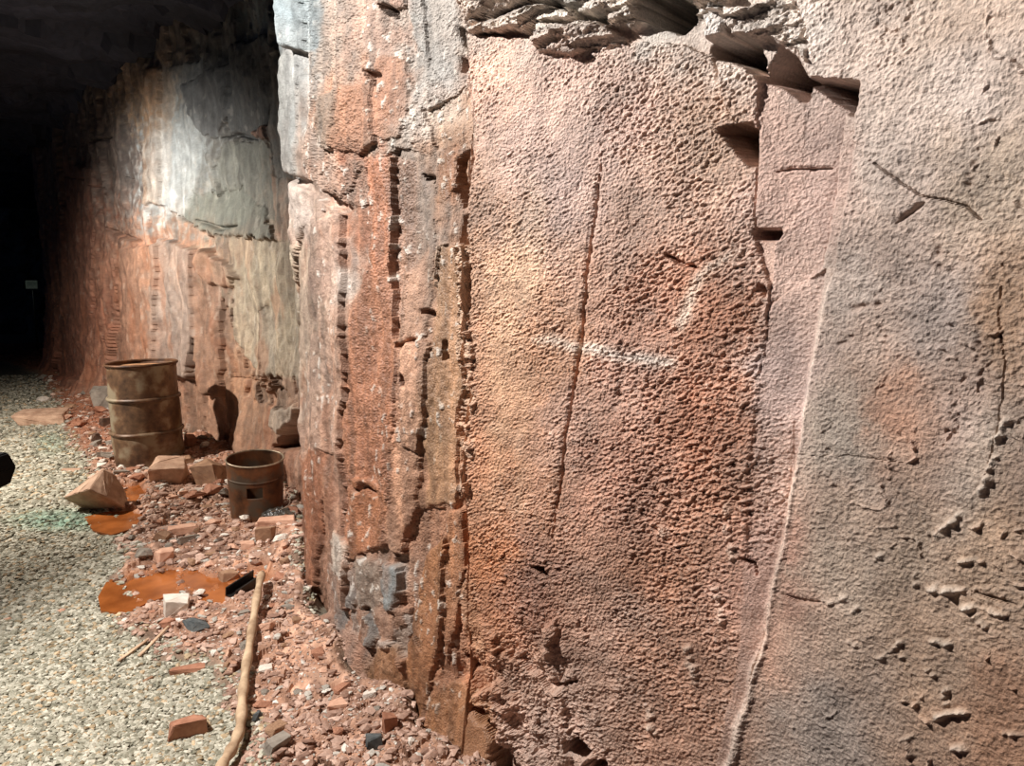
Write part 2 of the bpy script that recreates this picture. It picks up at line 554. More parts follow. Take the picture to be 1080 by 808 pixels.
region('rock_column', [(128,262),(160,258),(158,392),(126,380)], 0.02, gs=0.15, col=(166,120,92), mix=0.4)
region('rock_column', [(66,170),(96,180),(94,300),(92,400),(60,395),(72,320)], 0.05, gs=0.0, col=(132,76,54), mix=0.4)
region('rock_block', [(244,415),(296,430),(300,470),(290,520),(236,490)], 0.05, gz=-0.25, col=(158,108,74), mix=0.5)
region('rock_block', [(280,432),(300,425),(300,445),(290,462),(278,450)], 0.10, col=(190,176,156), mix=0.6)
crack([(110,240),(125,250),(145,254)], 6, 0.12)
crack([(68,186),(92,190)], 3, 0.08); crack([(96,196),(108,199)], 4, 0.08); crack([(128,186),(138,190)], 3, 0.08)
crack([(90,150),(105,148),(120,144)], 4, 0.1)
crack([(208,232),(240,242),(256,238)], 4, 0.10)
crack([(324,235),(318,260)], 5, 0.15); crack([(316,412),(320,395)], 5, 0.12)
crack([(236,146),(256,142),(276,150)], 3, 0.1)
crack([(240,398),(275,402),(310,420)], 2.5, 0.05); crack([(190,228),(205,238)], 6, 0.14)
crack([(246,255),(247,330),(247,370)], 2, 0.06)

# ---------------------------------------------------------------- broken columns (px 310-495)
region('rock_column', [(318,240),(352,225),(356,380),(350,480),(322,470)], -0.02, gs=0.10, col=(178,138,114), mix=0.5)
region('rock_column', [(318,470),(345,480),(342,600),(336,668),(316,655)], 0.03, gs=-0.05, col=(164,92,56), mix=0.8, rough=0.5)
region('rock_column', [(345,480),(362,470),(360,640),(340,660)], 0.015, gs=0.2, col=(176,132,106), mix=0.5)
region('rock_column', [(384,165),(424,168),(420,290),(418,430),(402,575),(364,585),(362,470),(372,320),(386,280)], 0.03, gs=0.08, col=(182,104,64), mix=0.75, rough=0.5, grit=0.35, label='smooth wet rust-red column')
region('rock_block', [(362,505),(382,508),(402,520),(398,575),(364,590)], 0.045, gs=0.02, col=(172,98,56), mix=0.8, rough=0.45)
region('rock_column', [(424,160),(458,160),(456,235),(452,330),(446,360),(424,356),(421,280)], 0.0, gs=0.14, col=(146,120,102), mix=0.55)
region('rock_column', [(420,290),(450,262),(446,400),(440,470),(430,590),(402,580),(418,430)], 0.02, gs=-0.1, col=(206,142,104), mix=0.6)
region('rock_column', [(452,262),(464,258),(458,330),(450,330)], 0.045, gs=0.0, col=(182,160,136), mix=0.8)
region('rock_column', [(462,160),(496,166),(494,190),(460,216)], 0.015, gs=0.0, col=(150,98,60), mix=0.8, rough=0.5)
region('rock_column', [(464,262),(494,258),(490,330),(482,420),(478,530),(446,535),(446,440),(456,330)], 0.02, gs=0.1, col=(170,118,76), mix=0.8, rough=0.5, label='smooth brown column beside the big slab')
region('rock_column', [(424,360),(446,360),(442,440),(432,480),(420,470)], 0.04, gs=0.0, col=(214,150,112), mix=0.6)
region('rock_wedge', [(434,560),(446,535),(476,535),(468,590),(450,640),(434,640)], -0.02, gs=0.1, col=(170,106,70), mix=0.6, grit=0.6)
region('rock_block', [(330,170),(386,170),(386,216),(372,218),(345,205)], 0.02, col=(150,112,90), mix=0.6, grit=0.5)
# overhanging upper mass
region('rock_overhang', [(310,-30),(492,-30),(490,60),(498,130),(494,166),(462,160),(424,160),(386,172),(352,208),(330,196),(308,178),(312,80)], 0.035, gs=-0.055, gz=0.03, keep=0.4, warp=0.016, grit=0.55, label='overhanging upper mass streaked white and rust')
region('rock_block', [(328,100),(348,92),(352,130),(338,160),(324,150)], 0.085, col=(128,104,84), mix=0.8)
region('rock_block', [(352,92),(380,84),(384,150),(370,160),(346,155),(350,120)], 0.075, gs=0.05, col=(160,98,62), mix=0.7)
region('rock_block', [(388,60),(420,56),(424,110),(416,148),(390,140)], 0.045, gs=-0.12, col=(170,102,64), mix=0.7, grit=0.3)
region('rock_block', [(402,-20),(428,-20),(427,8),(404,6)], 0.055, col=(160,110,86), mix=0.7)
region('rock_column', [(428,-20),(446,-20),(442,60),(428,40)], 0.03, gs=0.05, col=(140,140,136), mix=0.6)
region('rock_column', [(446,-20),(482,-20),(482,40),(470,95),(450,70)], 0.01, gs=0.0, col=(158,150,142), mix=0.6, grit=0.4)
region('rock_block', [(450,118),(494,90),(498,130),(494,160),(462,158)], -0.005, gs=0.0, col=(154,102,64), mix=0.7, grit=0.3)
region(None, [(404,8),(426,9),(424,18),(410,14)], -0.06, own=False)
region(None, [(390,72),(406,78),(408,86),(396,82)], -0.03, own=False)
region(None, [(300,172),(330,190),(352,206),(372,220),(366,224),(340,214),(318,198)], -0.06, own=False, warp=0.006)
region(None, [(484,28),(492,36),(494,60),(486,50)], -0.08, own=False)
region(None, [(484,60),(491,64),(492,76),(486,76)], -0.06, own=False)
region(None, [(486,166),(494,160),(496,200),(490,220),(485,200)], -0.07, own=False)
region(None, [(490,230),(496,226),(495,258),(489,256)], -0.05, own=False)
region(None, [(448,326),(460,330),(459,335),(450,332)], -0.05, own=False)
region(None, [(424,359),(444,358),(445,362),(426,363)], -0.05, own=False)
region(None, [(428,396),(436,396),(436,408),(431,408)], -0.06, own=False)
region(None, [(472,360),(478,358),(478,376),(470,378)], -0.03, own=False)
region(None, [(400,518),(400,523),(384,516),(366,511),(366,508),(384,511)], 0.0, own=False)
region(None, [(443,180),(458,188),(458,194),(446,188)], -0.05, own=False)
region(None, [(316,598),(326,600),(326,606),(318,604)], -0.05, own=False)
# footing facets
region('rock_facet', [(440,590),(462,560),(470,600),(452,700),(440,760),(424,830),(420,760),(432,660)], 0.05, gs=0.25, col=(166,98,50), mix=0.8, rough=0.5, grit=0.1, label='smooth ochre-brown fin at the wall foot')
region('rock_facet', [(384,690),(420,680),(420,770),(380,745),(366,720)], 0.06, gz=-0.2, col=(170,104,56), mix=0.8, rough=0.55)
region('rock_facet', [(344,560),(362,575),(358,610),(342,600)], 0.05, col=(206,190,172), mix=0.8)
region('rock_facet', [(398,596),(412,600),(414,640),(402,648),(396,620)], 0.045, col=(132,146,150), mix=0.85, label='blue-grey facet')
region('rock_facet', [(366,590),(396,594),(398,640),(372,645)], 0.05, gs=-0.1, col=(146,126,108), mix=0.7)
region('rock_facet', [(316,668),(350,665),(380,690),(366,725),(330,712)], 0.10, gz=-0.6, col=(176,126,100), mix=0.7, grit=0.4)
region('rock_facet', [(468,540),(486,540),(488,600),(478,660),(466,700),(462,620)], 0.045, gs=-0.1, col=(190,118,72), mix=0.7, grit=0.2)
region('rock_facet', [(484,620),(498,610),(510,680),(506,700),(490,670)], 0.035, gs=0.1, col=(180,120,78), mix=0.7)
region('rock_facet', [(448,740),(480,720),(520,740),(510,830),(446,830)], 0.06, gs=0.05, gz=-0.15, col=(172,108,62), mix=0.8, rough=0.5)

# ---------------------------------------------------------------- the big slab with the crack (px 490-812)
region('rock_slab', [(487,36),(560,40),(640,42),(720,46),(752,60),(776,130),(796,176),(794,250),(811,300),(806,370),(796,440),(790,520),(784,620),(776,740),(760,840),
                     (620,840),(560,840),(500,740),(480,680),(492,590),(490,480),(496,420),(488,370),(498,300),(492,240),(500,150)], 0.022, gs=-0.02, keep=1.0, grit=1.0, warp=0.008, label='broad rough orange slab split by a long crack')
region('rock_ledge', [(486,-40),(770,-40),(768,20),(700,24),(640,26),(560,34),(488,34)], 0.035, gz=0.15, grit=0.9, frac=1.0, warp=0.02, label='layered crumbling grey band above the slab')
region('rock_ledge', [(560,22),(640,26),(655,42),(600,58),(560,50)], 0.05, gz=0.2, frac=0.7, grit=0.8, warp=0.012)
region(None, [(664,-10),(742,-12),(735,20),(722,34),(694,30),(676,18)], -0.34, own=False, warp=0.012)
region(None, [(560,2),(600,8),(604,16),(575,14)], -0.04, own=False, warp=0.01)
region(None, [(610,14),(650,22),(648,28),(618,24)], -0.04, own=False, warp=0.01)
region('rock_block', [(742,10),(756,6),(764,24),(756,48),(740,40)], 0.06, col=(206,196,188), mix=0.7, grit=0.6)
region('rock_block', [(764,8),(840,0),(846,60),(830,48),(806,36),(770,50)], 0.05, grit=0.8, frac=0.5, col=(206,186,172), mix=0.5)
region(None, [(752,50),(780,42),(800,46),(806,66),(802,82),(786,68),(760,62)], -0.25, own=False, warp=0.012)
region('rock_block', [(754,62),(786,68),(802,86),(800,134),(778,134),(762,110)], 0.03, gz=0.12, grit=0.9, warp=0.006)
region(None, [(762,138),(797,132),(797,176),(786,164),(772,148)], -0.34, own=False, warp=0.004)  # deep pocket stands in for the shadow cast under this block
# recessed strips right of the slab
region('rock_column', [(803,80),(852,84),(846,180),(838,240),(818,252),(796,244),(797,180),(800,120)], 0.006, gs=-0.22, keep=1.0, grit=0.35, col=(206,158,138), mix=0.5, warp=0.004)
region('rock_column', [(850,84),(906,88),(898,140),(888,215),(874,282),(846,300),(814,318),(816,250),(838,240),(846,180)], -0.014, gs=-0.28, keep=1.0, grit=0.3, col=(196,156,140), mix=0.5, warp=0.004)
region('rock_column', [(874,284),(858,380),(846,440),(832,540),(820,600),(800,690),(770,830),(750,830),(778,700),(788,560),(798,430),(814,320),(846,298)], 0.004, gs=-0.18, keep=1.0, grit=0.3, col=(192,152,136), mix=0.5, warp=0.006)
region('rock_column', [(796,430),(836,440),(830,520),(812,600),(790,600),(788,520)], 0.004, gs=-0.08, grit=1.0, warp=0.006, own=False)
region(None, [(806,84),(828,50),(842,64),(850,86),(846,108),(830,92)], -0.34, own=False, warp=0.004)  # pocket cut to the outline of the overhang's cast shadow
region(None, [(852,85),(906,86),(901,122),(880,108)], -0.34, own=False, warp=0.003)  # triangular hollow shaped to make the ledge's shadow
region(None, [(796,243),(822,242),(821,252),(802,252)], -0.08, own=False, warp=0.003)
region(None, [(802,300),(810,304),(809,314),(804,308)], -0.06, own=False, warp=0.003)
crack([(834,184),(850,181),(890,180)], 2.5, 0.03, -0.05)

# ---------------------------------------------------------------- the right-hand face
region('rock_slab', [(850,-60),(1200,-80),(1260,950),(730,950),(766,808),(786,740),(806,668),(822,592),(836,505),(850,425),(872,302),(890,214),(900,122),(906,86),(852,84),(842,62),(836,0)],
       0.032, gs=-0.01, keep=0.6, grit=0.42, warp=0.006, label='smoother pale pinkish-brown face at the right')
region('rock_crust', [(820,-60),(1080,-60),(1000,20),(960,60),(906,86),(868,88),(838,62),(800,30)], 0.03, gz=0.03, soft=3, grit=0.9, warp=0.012)
region('rock_ledge', [(990,8),(1100,-10),(1100,24),(1000,44),(960,52)], 0.028, own=False, soft=8, grit=0.3, col=(186,150,124), mix=0.6)
crack([(926,170),(950,186),(980,206),(1030,218),(1052,240)], 2.2, 0.014); crack([(955,236),(975,220),(985,214)], 5, 0.02)
crack([(850,478),(920,480),(980,486)], 1.2, 0.006)
crack([(1068,270),(1064,330),(1072,380),(1060,450),(1050,500)], 1.4, 0.008)
crack([(880,630),(850,628),(835,622)], 4, 0.01)
crack([(1035,620),(1060,628),(1080,634)], 3, 0.012)
paint([(1060,250),(1090,240),(1090,560),(1040,560),(1020,500),(1050,430)], (172,128,92), 0.6, 8)
paint([(1040,440),(1060,420),(1072,460),(1050,520),(1020,570),(1000,560)], (216,200,184), 0.5, 8, 0.05)
paint([(960,400),(985,395),(990,470),(965,475)], (196,128,92), 0.6, 14)
paint([(930,340),(944,330),(942,440),(926,440)], (190,140,108), 0.5, 10)

# raised lip where the right-hand face ends, painted pale for its lit edge, and the rough pale left edge of the slab
lip = [(872,300),(880,302),(857,425),(845,505),(831,595),(815,668),(796,745),(778,815),(764,815),(784,740),(804,668),(820,592),(834,505),(848,425)]
region(None, lip, 0.010, mode='add', soft=1, col=(236,212,192), mix=0.65, warp=0.010, own=False)
region(None, [(488,255),(500,262),(497,330),(504,420),(500,520),(486,520),(487,420),(486,330)], 0.012, mode='add', soft=1, col=(228,190,160), mix=0.5, warp=0.02, own=False, frac=0.4, grit=1.0)
# ---- crack of the big slab, joints
crack([(637,165),(632,210),(625,260),(620,310),(614,350),(607,400),(600,450),(592,510),(583,582)], 1.9, 0.03, 0.012, 0.005)
crack([(703,268),(715,276),(736,281)], 5, 0.03, 0.012); crack([(567,596),(575,600),(582,610)], 7, 0.05, 0.012)
crack([(578,720),(592,722),(612,716)], 3, 0.03, 0.012)
crack([(440,664),(448,672),(454,684)], 5, 0.05); crack([(493,688),(502,696),(510,704)], 4, 0.04)
region(None, [(502,740),(512,736),(522,744),(522,758),(510,754)], -0.06, own=False, warp=0.01)
region(None, [(598,778),(612,775),(626,790),(618,797),(600,792)], -0.22, own=False, warp=0.012)
region(None, [(622,798),(640,800),(640,815),(622,815)], -0.08, own=False, warp=0.012)
region(None, [(488,452),(500,458),(498,466),(489,463)], -0.03, own=False)
crack([(782,586),(796,594),(800,606)], 4, 0.04)
# pale quartz-like seam, orange streaks, chips
paint([(566,354),(620,362),(680,372),(716,378),(722,362),(718,384),(690,384),(620,372),(570,362)], (232,220,206), 0.8, 2, 0.012)
paint([(722,362),(716,340),(738,290),(750,276),(790,262),(748,292),(732,330)], (224,206,186), 0.8, 2, 0.012)
paint([(490,350),(560,330),(570,400),(560,480),(540,560),(492,520)], (222,150,96), 0.4, 20, 0.08)
for (x, y0, y1) in ((528,270,420),(546,240,300),(556,220,540),(566,180,330),(575,210,300),(540,300,470),(530,440,540)):
    paint([(x - 4, y0), (x + 4, y0), (x + 2, y1), (x - 6, y1)], (236,196,150), 0.35, 3, 0.02)
paint([(500,560),(560,600),(590,650),(560,660),(510,640)], (204,112,56), 0.6, 12, 0.08)
paint([(548,600),(588,600),(590,650),(560,660),(540,630)], (128,84,70), 0.5, 8, 0.05)
paint([(600,140),(680,100),(640,200),(600,210)], (168,140,130), 0.4, 20, 0.08)
paint([(744,500),(790,480),(786,560),(750,560)], (206,120,74), 0.6, 12)
paint([(360,285),(384,270),(390,290),(372,330),(360,340)], (226,216,204), 0.6, 3, 0.06)
paint([(300,190),(312,180),(330,230),(320,250),(305,215)], (190,176,166), 0.6, 4, 0.05)
paint([(310,30),(345,20),(340,120),(312,160)], (150,152,150), 0.4, 5, 0.06)
paint([(405,100),(424,140),(440,90),(480,70),(494,120),(470,140),(430,160)], (220,214,206), 0.45, 4, 0.06)
paint([(160,140),(206,140),(200,230),(165,215)], (224,232,236), 0.35, 6, 0.08)
paint([(640,760),(560,740),(540,830),(640,830)], (214,176,156), 0.45, 10, 0.1)
paint([(470,160),(486,150),(486,210),(470,215)], (150,86,46), 0.6, 2, 0.01)

H = H * (1 - 0.38 * zoneM - 0.25 * fz0)
HB2 = blur(H, 1)
hb = 0.55 - 0.1 * sst(505, 480, PX)
H = H * (1 - hb) + HB2 * hb
C *= (1 - 0.09 * sst(840, 900, PX) * sst(60, 200, PY))[..., None]  # right-hand face darkened in colour to reduce its light
# ---- layered crumbling band
r1, r2, r3, cx_, cy_, ed = cells(S / 0.14 + 0.6 * W1, Z / 0.016 + 0.8 * W2, 211)
H += (FRAC * ((r1 - 0.5) * 0.055 + cy_ * (r2 - 0.5) * 0.04)).astype(np.float32)
C *= (1 + FRAC * (r3 - 0.5) * 0.45)[..., None]
fg = (0.55 * FRAC * sst(480, 520, PX) * sst(120, 60, PY))[..., None]
C = C * (1 - fg) + np.array((158, 150, 138), np.float32) * (0.75 + 0.6 * r3[..., None]) * fg
r1, r2, r3, cx_, cy_, ed = cells(S / 0.05 + 0.3 * W1, Z / 0.02 + 0.3 * W2, 213)
H += FRAC * (r1 - 0.5) * 0.02

# ---- pale nodules and chains of pits on the right-hand face
rl = random.Random(31)
def worm_patch(px, py, ln, ang, wd, depth, col):
    a = math.radians(ang)
    n_ = max(3, int(ln / 5))
    for k in range(n_):
        f = (k + 0.5) / n_ - 0.5
        x = px + math.cos(a) * ln * f + rl.uniform(-2, 2); y = py + math.sin(a) * ln * f + rl.uniform(-2, 2)
        r = wd * rl.uniform(0.5, 1.1)
        p = [(x + r * rl.uniform(0.7, 1.3) * math.cos(t), y + r * rl.uniform(0.6, 1.0) * math.sin(t)) for t in (0, 1.05, 2.1, 3.14, 4.2, 5.25)]
        region(None, p, depth * rl.uniform(0.6, 1.2), mode='add', soft=1, col=col, mix=0.55, warp=0.008, own=False)
for (x, y, l, a, wd) in [(1000,620,26,-10,5),(1016,622,18,0,5),(948,682,36,-35,4),(1040,655,20,40,4),(1030,640,12,0,5),(1000,672,26,20,4),(1012,750,34,-15,6),(1006,730,20,70,5),(1020,786,18,10,5),
                         (908,676,12,60,3),(886,630,22,0,4),(972,605,16,80,4),(960,690,12,0,3),(1060,645,20,20,5),(990,705,12,50,4),(965,775,14,-30,4),(910,640,12,-30,3),(1074,770,16,0,5),(936,585,14,-40,3),
                         (1030,590,24,-20,5),(1010,548,30,-40,5),(990,562,16,0,4),(1050,500,40,-70,5),(1062,455,30,-60,5),(730,700,40,80,4),(700,560,14,60,4),(770,560,60,85,4),(760,640,40,80,4),(690,760,30,80,5)]:
    worm_patch(x, y, l, a, wd, 0.009, (226, 208, 188))
for (x, y, l, a, wd) in [(1040,140,44,85,3),(1036,185,28,95,3),(978,300,20,70,3),(925,322,26,-10,4),(945,360,30,80,3.5),(938,318,24,80,3),(1003,270,30,85,3),(1046,345,40,85,3),(905,360,20,-30,3),(1022,440,60,95,2.5),
                         (895,520,20,85,3),(660,395,70,95,3.5),(672,430,50,100,3),(655,480,30,90,3),(690,330,20,60,3)]:
    worm_patch(x, y, l, a, wd, -0.009, (150, 116, 98))

# ---- crust of bumps
u = S * 0.94 + Z * 0.34; q = -S * 0.34 + Z * 0.94
patch = sst(-0.25, 0.45, fbm(S * 4.2, Z * 4.2, 31, 3) + 0.25)
b1 = perlin(u / 0.020, q / 0.0105, 41)
b2 = perlin(u / 0.010, q / 0.0068, 43)
b3 = perlin(u / 0.060, q / 0.032, 45)
b4 = perlin(S / 0.0085, Z / 0.0075, 47)
strong = sst(640, 720, PX + 40 * W1) * sst(850, 780, PX) * sst(230, 300, PY) * sst(620, 520, PY)
bump = np.clip(b1 - 0.05, 0, 1) * 0.0065 * (0.25 + 0.8 * patch + 0.9 * strong) + np.clip(b2, -0.3, 1) * 0.0034 * (0.6 + 0.6 * patch + 0.5 * strong) \
    + np.clip(b4, -0.4, 0.6) * 0.0030 + b3 * 0.003 - np.clip(-0.25 - b4, 0, 1) * 0.007 * patch
finer = 1.1 - 0.38 * sst(660, 600, PX + 30 * W1) * sst(480, 520, PX) * sst(620, 520, PY)
H += GRIT * bump * finer * np.clip(LOCAL, 0.7, 1.6)
crest = (GRIT * np.clip(0.9 * np.clip(b2, 0, 1) + 0.5 * np.clip(b1, 0, 1) - 0.1, 0, 1) * (0.35 + 0.5 * patch))[..., None]
C = C * (1 - 0.6 * crest) + np.array((232, 212, 196), np.float32) * 0.6 * crest
C *= (1 + GRIT * 0.12 * np.clip(b4 + 0.5 * b1, -0.8, 0.6))[..., None]
# scattered nodules and worm-like ridges on the right-hand face
rz = sst(850, 900, PX)
gate = sst(0.10, 0.45, fbm(S * 6.5 + 2, Z * 6.5, 53, 3)) * sst(880, 1000, PX + 0.25 * PY - 120)
worm = sst(0.88, 0.985, 1 - np.abs(perlin(S * 15 + 0.3 * W2, Z * 15, 51))) * gate * sst(-0.3, 0.3, perlin(S * 45, Z * 45, 52))
H += rz * worm * 0.009 * (1 + 0.6 * perlin(S * 110, Z * 110, 55))
C = C + (rz * worm * 26)[..., None]
gate2 = sst(0.80, 0.97, 1 - np.abs(perlin(S * 8 + 11 + 0.15 * W1, Z * 2.2, 59))) * sst(-0.05, 0.3, perlin(S * 5, Z * 4, 60)) * sst(580, 460, PY)
pit = sst(0.12, 0.45, fbm(S * 62, Z * 48, 57, 2)) * gate2
H -= rz * pit * 0.005
H += rz * (perlin((S * 0.9 - Z * 0.3) / 0.05, (Z * 0.95 + S * 0.3) / 0.012, 61) * 0.0022 * sst(430, 250, PY) + fbm(S * 16, Z * 16, 63, 3) * 0.003 + fbm(S * 110, Z * 110, 65, 2) * 0.0009)

# ---- general roughness of the stone, vertical wash streaks
H += fbm(S * 3.2, Z * 2.0, 71, 4) * 0.018 * np.where(PX < 490, 1.0, 0.6) * np.clip(LOCAL, 0.6, 2.0)
H += (fbm(US * 30, (Z - 1.5) * 26 / np.sqrt(LOCAL), 73, 3) * 0.0035 * np.where(PX < 490, 1.0, 0.35)) * np.where(PX < 325, 0.9, 1.0) * np.minimum(LOCAL, 1.6)
st = fbm(US * 22, Z * 0.9, 81, 4)
C *= (1 + np.where(PX < 500, np.where(PX < 325, 0.13, 0.18), 0.02) * st)[..., None]
C *= (1 + 0.13 * fbm(S * 7, Z * 7, 83, 4))[..., None]
C *= (1 + 0.10 * perlin(S * 120, Z * 120, 85))[..., None]
# rusty wash and white mineral flecks on the broken part
rust = sst(0.15, 0.6, fbm(S * 2.4 + 5, Z * 1.3, 87, 4)) * sst(500, 430, PX) * sst(200, 330, PY) * 0.35
C = C * (1 - rust[..., None]) + np.array((178, 92, 48), np.float32) * rust[..., None]
flk = sst(0.42, 0.62, fbm(US2 * 34, (Z - 1.5) * 24 / LOCAL, 89, 3)) * sst(520, 480, PX) * sst(-0.1, 0.3, fbm(S * 3, Z * 3, 91, 3)) * 0.75 * (0.35 + 0.65 * sst(300, 340, PX))
C = C * (1 - flk[..., None]) + np.array((226, 214, 200), np.float32) * flk[..., None]
H += flk * 0.005
ROUGH = np.clip(ROUGH - 0.14 * sst(480, 540, PX) * sst(900, 800, PX) + 0.10 * W1, 0.35, 0.95)

# the far, distant stone is worn smoother
def vblur(a, k):
    c = np.cumsum(np.pad(a, ((k + 1, k), (0, 0)), mode='edge'), axis=0, dtype=np.float64)
    return ((c[2 * k + 1:] - c[:-2 * k - 1]) / (2 * k + 1)).astype(np.float32)
fz = sst(345, 325, PX)
HB_ = vblur(vblur(H, 3), 2)
H = H * (1 - fz) + (0.40 * HB_ + 0.60 * H) * fz

lum_ = (C @ np.array((0.3, 0.55, 0.15), np.float32))[..., None]
sat_ = (0.70 + 0.01 * sst(520, 440, PX))[..., None]
C = lum_ + (C - lum_) * sat_
C *= (1 - 0.10 * sst(505, 470, PX) * sst(300, 330, PX))[..., None]  # column zone darkened in colour to offset stronger lamp light there
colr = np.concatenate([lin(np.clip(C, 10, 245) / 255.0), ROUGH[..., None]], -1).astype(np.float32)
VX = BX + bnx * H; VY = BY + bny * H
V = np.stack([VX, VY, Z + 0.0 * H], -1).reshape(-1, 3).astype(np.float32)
Fq = grid_faces(NYW, NXW).reshape(-1, 4)
if True:
    # orient towards the tunnel
    a, b_, c_ = V[Fq[1000, 0]], V[Fq[1000, 1]], V[Fq[1000, 3]]
    nn = np.cross(b_ - a, c_ - a)
    if nn[0] * bnx[1000 % NXW] + nn[1] * bny[1000 % NXW] < 0:
        Fq = Fq[:, ::-1]
fown = OWN[:-1, :-1].reshape(-1)
ROCK = rock_attr_material('sandstone_wall', 170, 0.009, spec=0.55)
colf = colr.reshape(-1, 4)
wall = None
for k in range(len(OWNERS)):
    sel = Fq[fown == k]
    if len(sel) == 0:
        continue
    used, inv = np.unique(sel.ravel(), return_inverse=True)
    nm = 'wall_right' if k == 0 else OWNERS[k][0]
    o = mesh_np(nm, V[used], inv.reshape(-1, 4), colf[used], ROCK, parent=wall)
    if k == 0:
        wall = o
        tag(o, 'red and grey quarried sandstone wall running into the dark', 'wall', kind='structure')
    elif OWNERS[k][1]:
        o['label'] = OWNERS[k][1]

# ================================================================== CEILING AND BACK WALL
gx = np.linspace(-16, 3.5, 260); gy = np.linspace(-2, 27, 300)
GX, GY = np.meshgrid(gx, gy)
cz = 4.02 + 0.10 * fbm(GX * 0.5, GY * 0.35, 301, 4)
r1, r2, r3, cx_, cy_, ed = cells(GX / 1.9 + 0.3 * fbm(GX, GY, 305, 2), GY / 1.2, 303)
cz = cz + (r1 - 0.5) * 0.16 + cx_ * (r2 - 0.5) * 0.15
dw_c = segdist(GX, GY, list(zip(_x[::40], _y[::40])), closed=False)
r1, r2, r3, cx_, cy_, ed = cells(GX / 0.5, GY / 0.35, 307)
cz = cz - np.exp(-dw_c / 0.5) * (r1 * 0.28) + 0.03 * fbm(GX * 3, GY * 3, 309, 3)
cc = np.stack([0.05 + 0.025 * fbm(GX * 0.6, GY * 2.0, 311, 4)] * 3, -1) * np.array([0.75, 0.85, 1.3])
cc = np.clip(np.concatenate([cc, np.full(cc.shape[:2] + (1,), 0.8)], -1), 0.02, 1)
ceil = mesh_np('ceiling', np.stack([GX, GY, cz], -1), grid_faces(300, 260).reshape(-1, 4)[:, ::-1], cc, rock_attr_material('ceiling_rock', 12, 0.02))
tag(ceil, 'dark blue-grey rock roof of the mine', 'ceiling', kind='structure')

gx = np.linspace(-19, -5.0, 190); gz = np.linspace(-0.2, 4.6, 90)
GX, GZ = np.meshgrid(gx, gz)
yy = 24 + 0.4 * fbm(GX * 0.7, GZ * 0.7, 321, 4)
r1, r2, r3, cx_, cy_, ed = cells(GX / 0.9, GZ / 0.6, 323)
yy = yy + (r1 - 0.5) * 0.3
cc = np.clip(np.stack([0.10 + 0.04 * fbm(GX, GZ, 325, 3)] * 3 + [np.full(GX.shape, 0.8)], -1), 0.02, 1)
back = mesh_np('wall_back', np.stack([GX, yy, GZ], -1), grid_faces(90, 190), cc, rock_attr_material('back_rock', 8, 0.02))
tag(back, 'dark rock wall at the end of the mine passage', 'wall', kind='structure')

# ================================================================== GROUND
EDGE_PX = [(-60,366),(20,388),(40,398),(60,428),(66,455),(84,490),(110,552),(120,580),(118,612),(114,640),(122,668),(150,690),(200,708),(224,725),(236,750),(248,776),(246,808),(236,880)]
EDGE = [ground(*p) for p in EDGE_PX]
wallline = list(zip(_x[::60], _y[::60]))
i_near = max(i for i, p in enumerate(wallline) if p[1] > 0.5)
RUB = EDGE + [(-0.9, 1.2), (0.6, 0.4)] + [wallline[i] for i in range(i_near, -1, -1)]
PUD_PX = [
 [(126,512),(150,510),(156,519),(148,532),(128,534)],
 [(92,545),(112,540),(140,537),(150,545),(138,556),(118,562),(100,558)],
 [(115,641),(112,628),(120,613),(140,604),(165,599),(200,600),(232,609),(262,605),(286,604),(291,614),(272,628),(246,632),(226,640),(210,636),(196,626),(176,628),(158,634),(140,644)],
]
PUD = [[ground(p[0], p[1], 0.02) for p in q_] for q_ in PUD_PX]


def terrain(x, y):
    x = np.asarray(x, np.float32); y = np.asarray(y, np.float32)
    wxx = x + 0.06 * fbm(x * 3, y * 3, 401, 3); wyy = y + 0.10 * fbm(x * 3 + 9, y * 3, 403, 3)
    sd = sdpoly(wxx, wyy, RUB)
    dw = segdist(x, y, list(zip(_x[::30], _y[::30])), closed=False)
    rm = sst(-0.05, 0.14, sd)
    h = 0.004 * fbm(x * 9, y * 9, 405, 3)
    rub = 0.040 + 0.030 * fbm(x * 2.2, y * 1.6, 407, 4) + 0.012 * fbm(x * 14, y * 11, 409, 3)
    r1_, r2_, r3_, a_, b_2, e_ = cells(x / 0.07 + 0.3 * fbm(x * 8, y * 8, 413, 2), y / 0.10, 411)
    rub = rub + (r1_ - 0.5) * 0.022 + a_ * (r2_ - 0.5) * 0.030 + b_2 * (r3_ - 0.5) * 0.02
    rub = rub + 0.13 * np.exp(-dw / 0.20)
    h = h * (1 - rm) + rub * rm
    pm = np.zeros_like(h)
    for q_ in PUD:
        pm = np.maximum(pm, sst(-0.06, 0.04, sdpoly(wxx, wyy, q_)))
    h = h * (1 - pm) + pm * (0.0 + 0.022 * fbm(x * 7, y * 5, 415, 3) + 0.3 * (h - 0.03))
    return h, rm, sd, dw, pm, r3_


def hz(x, y):
    return float(terrain(np.array([x]), np.array([y]))[0][0])


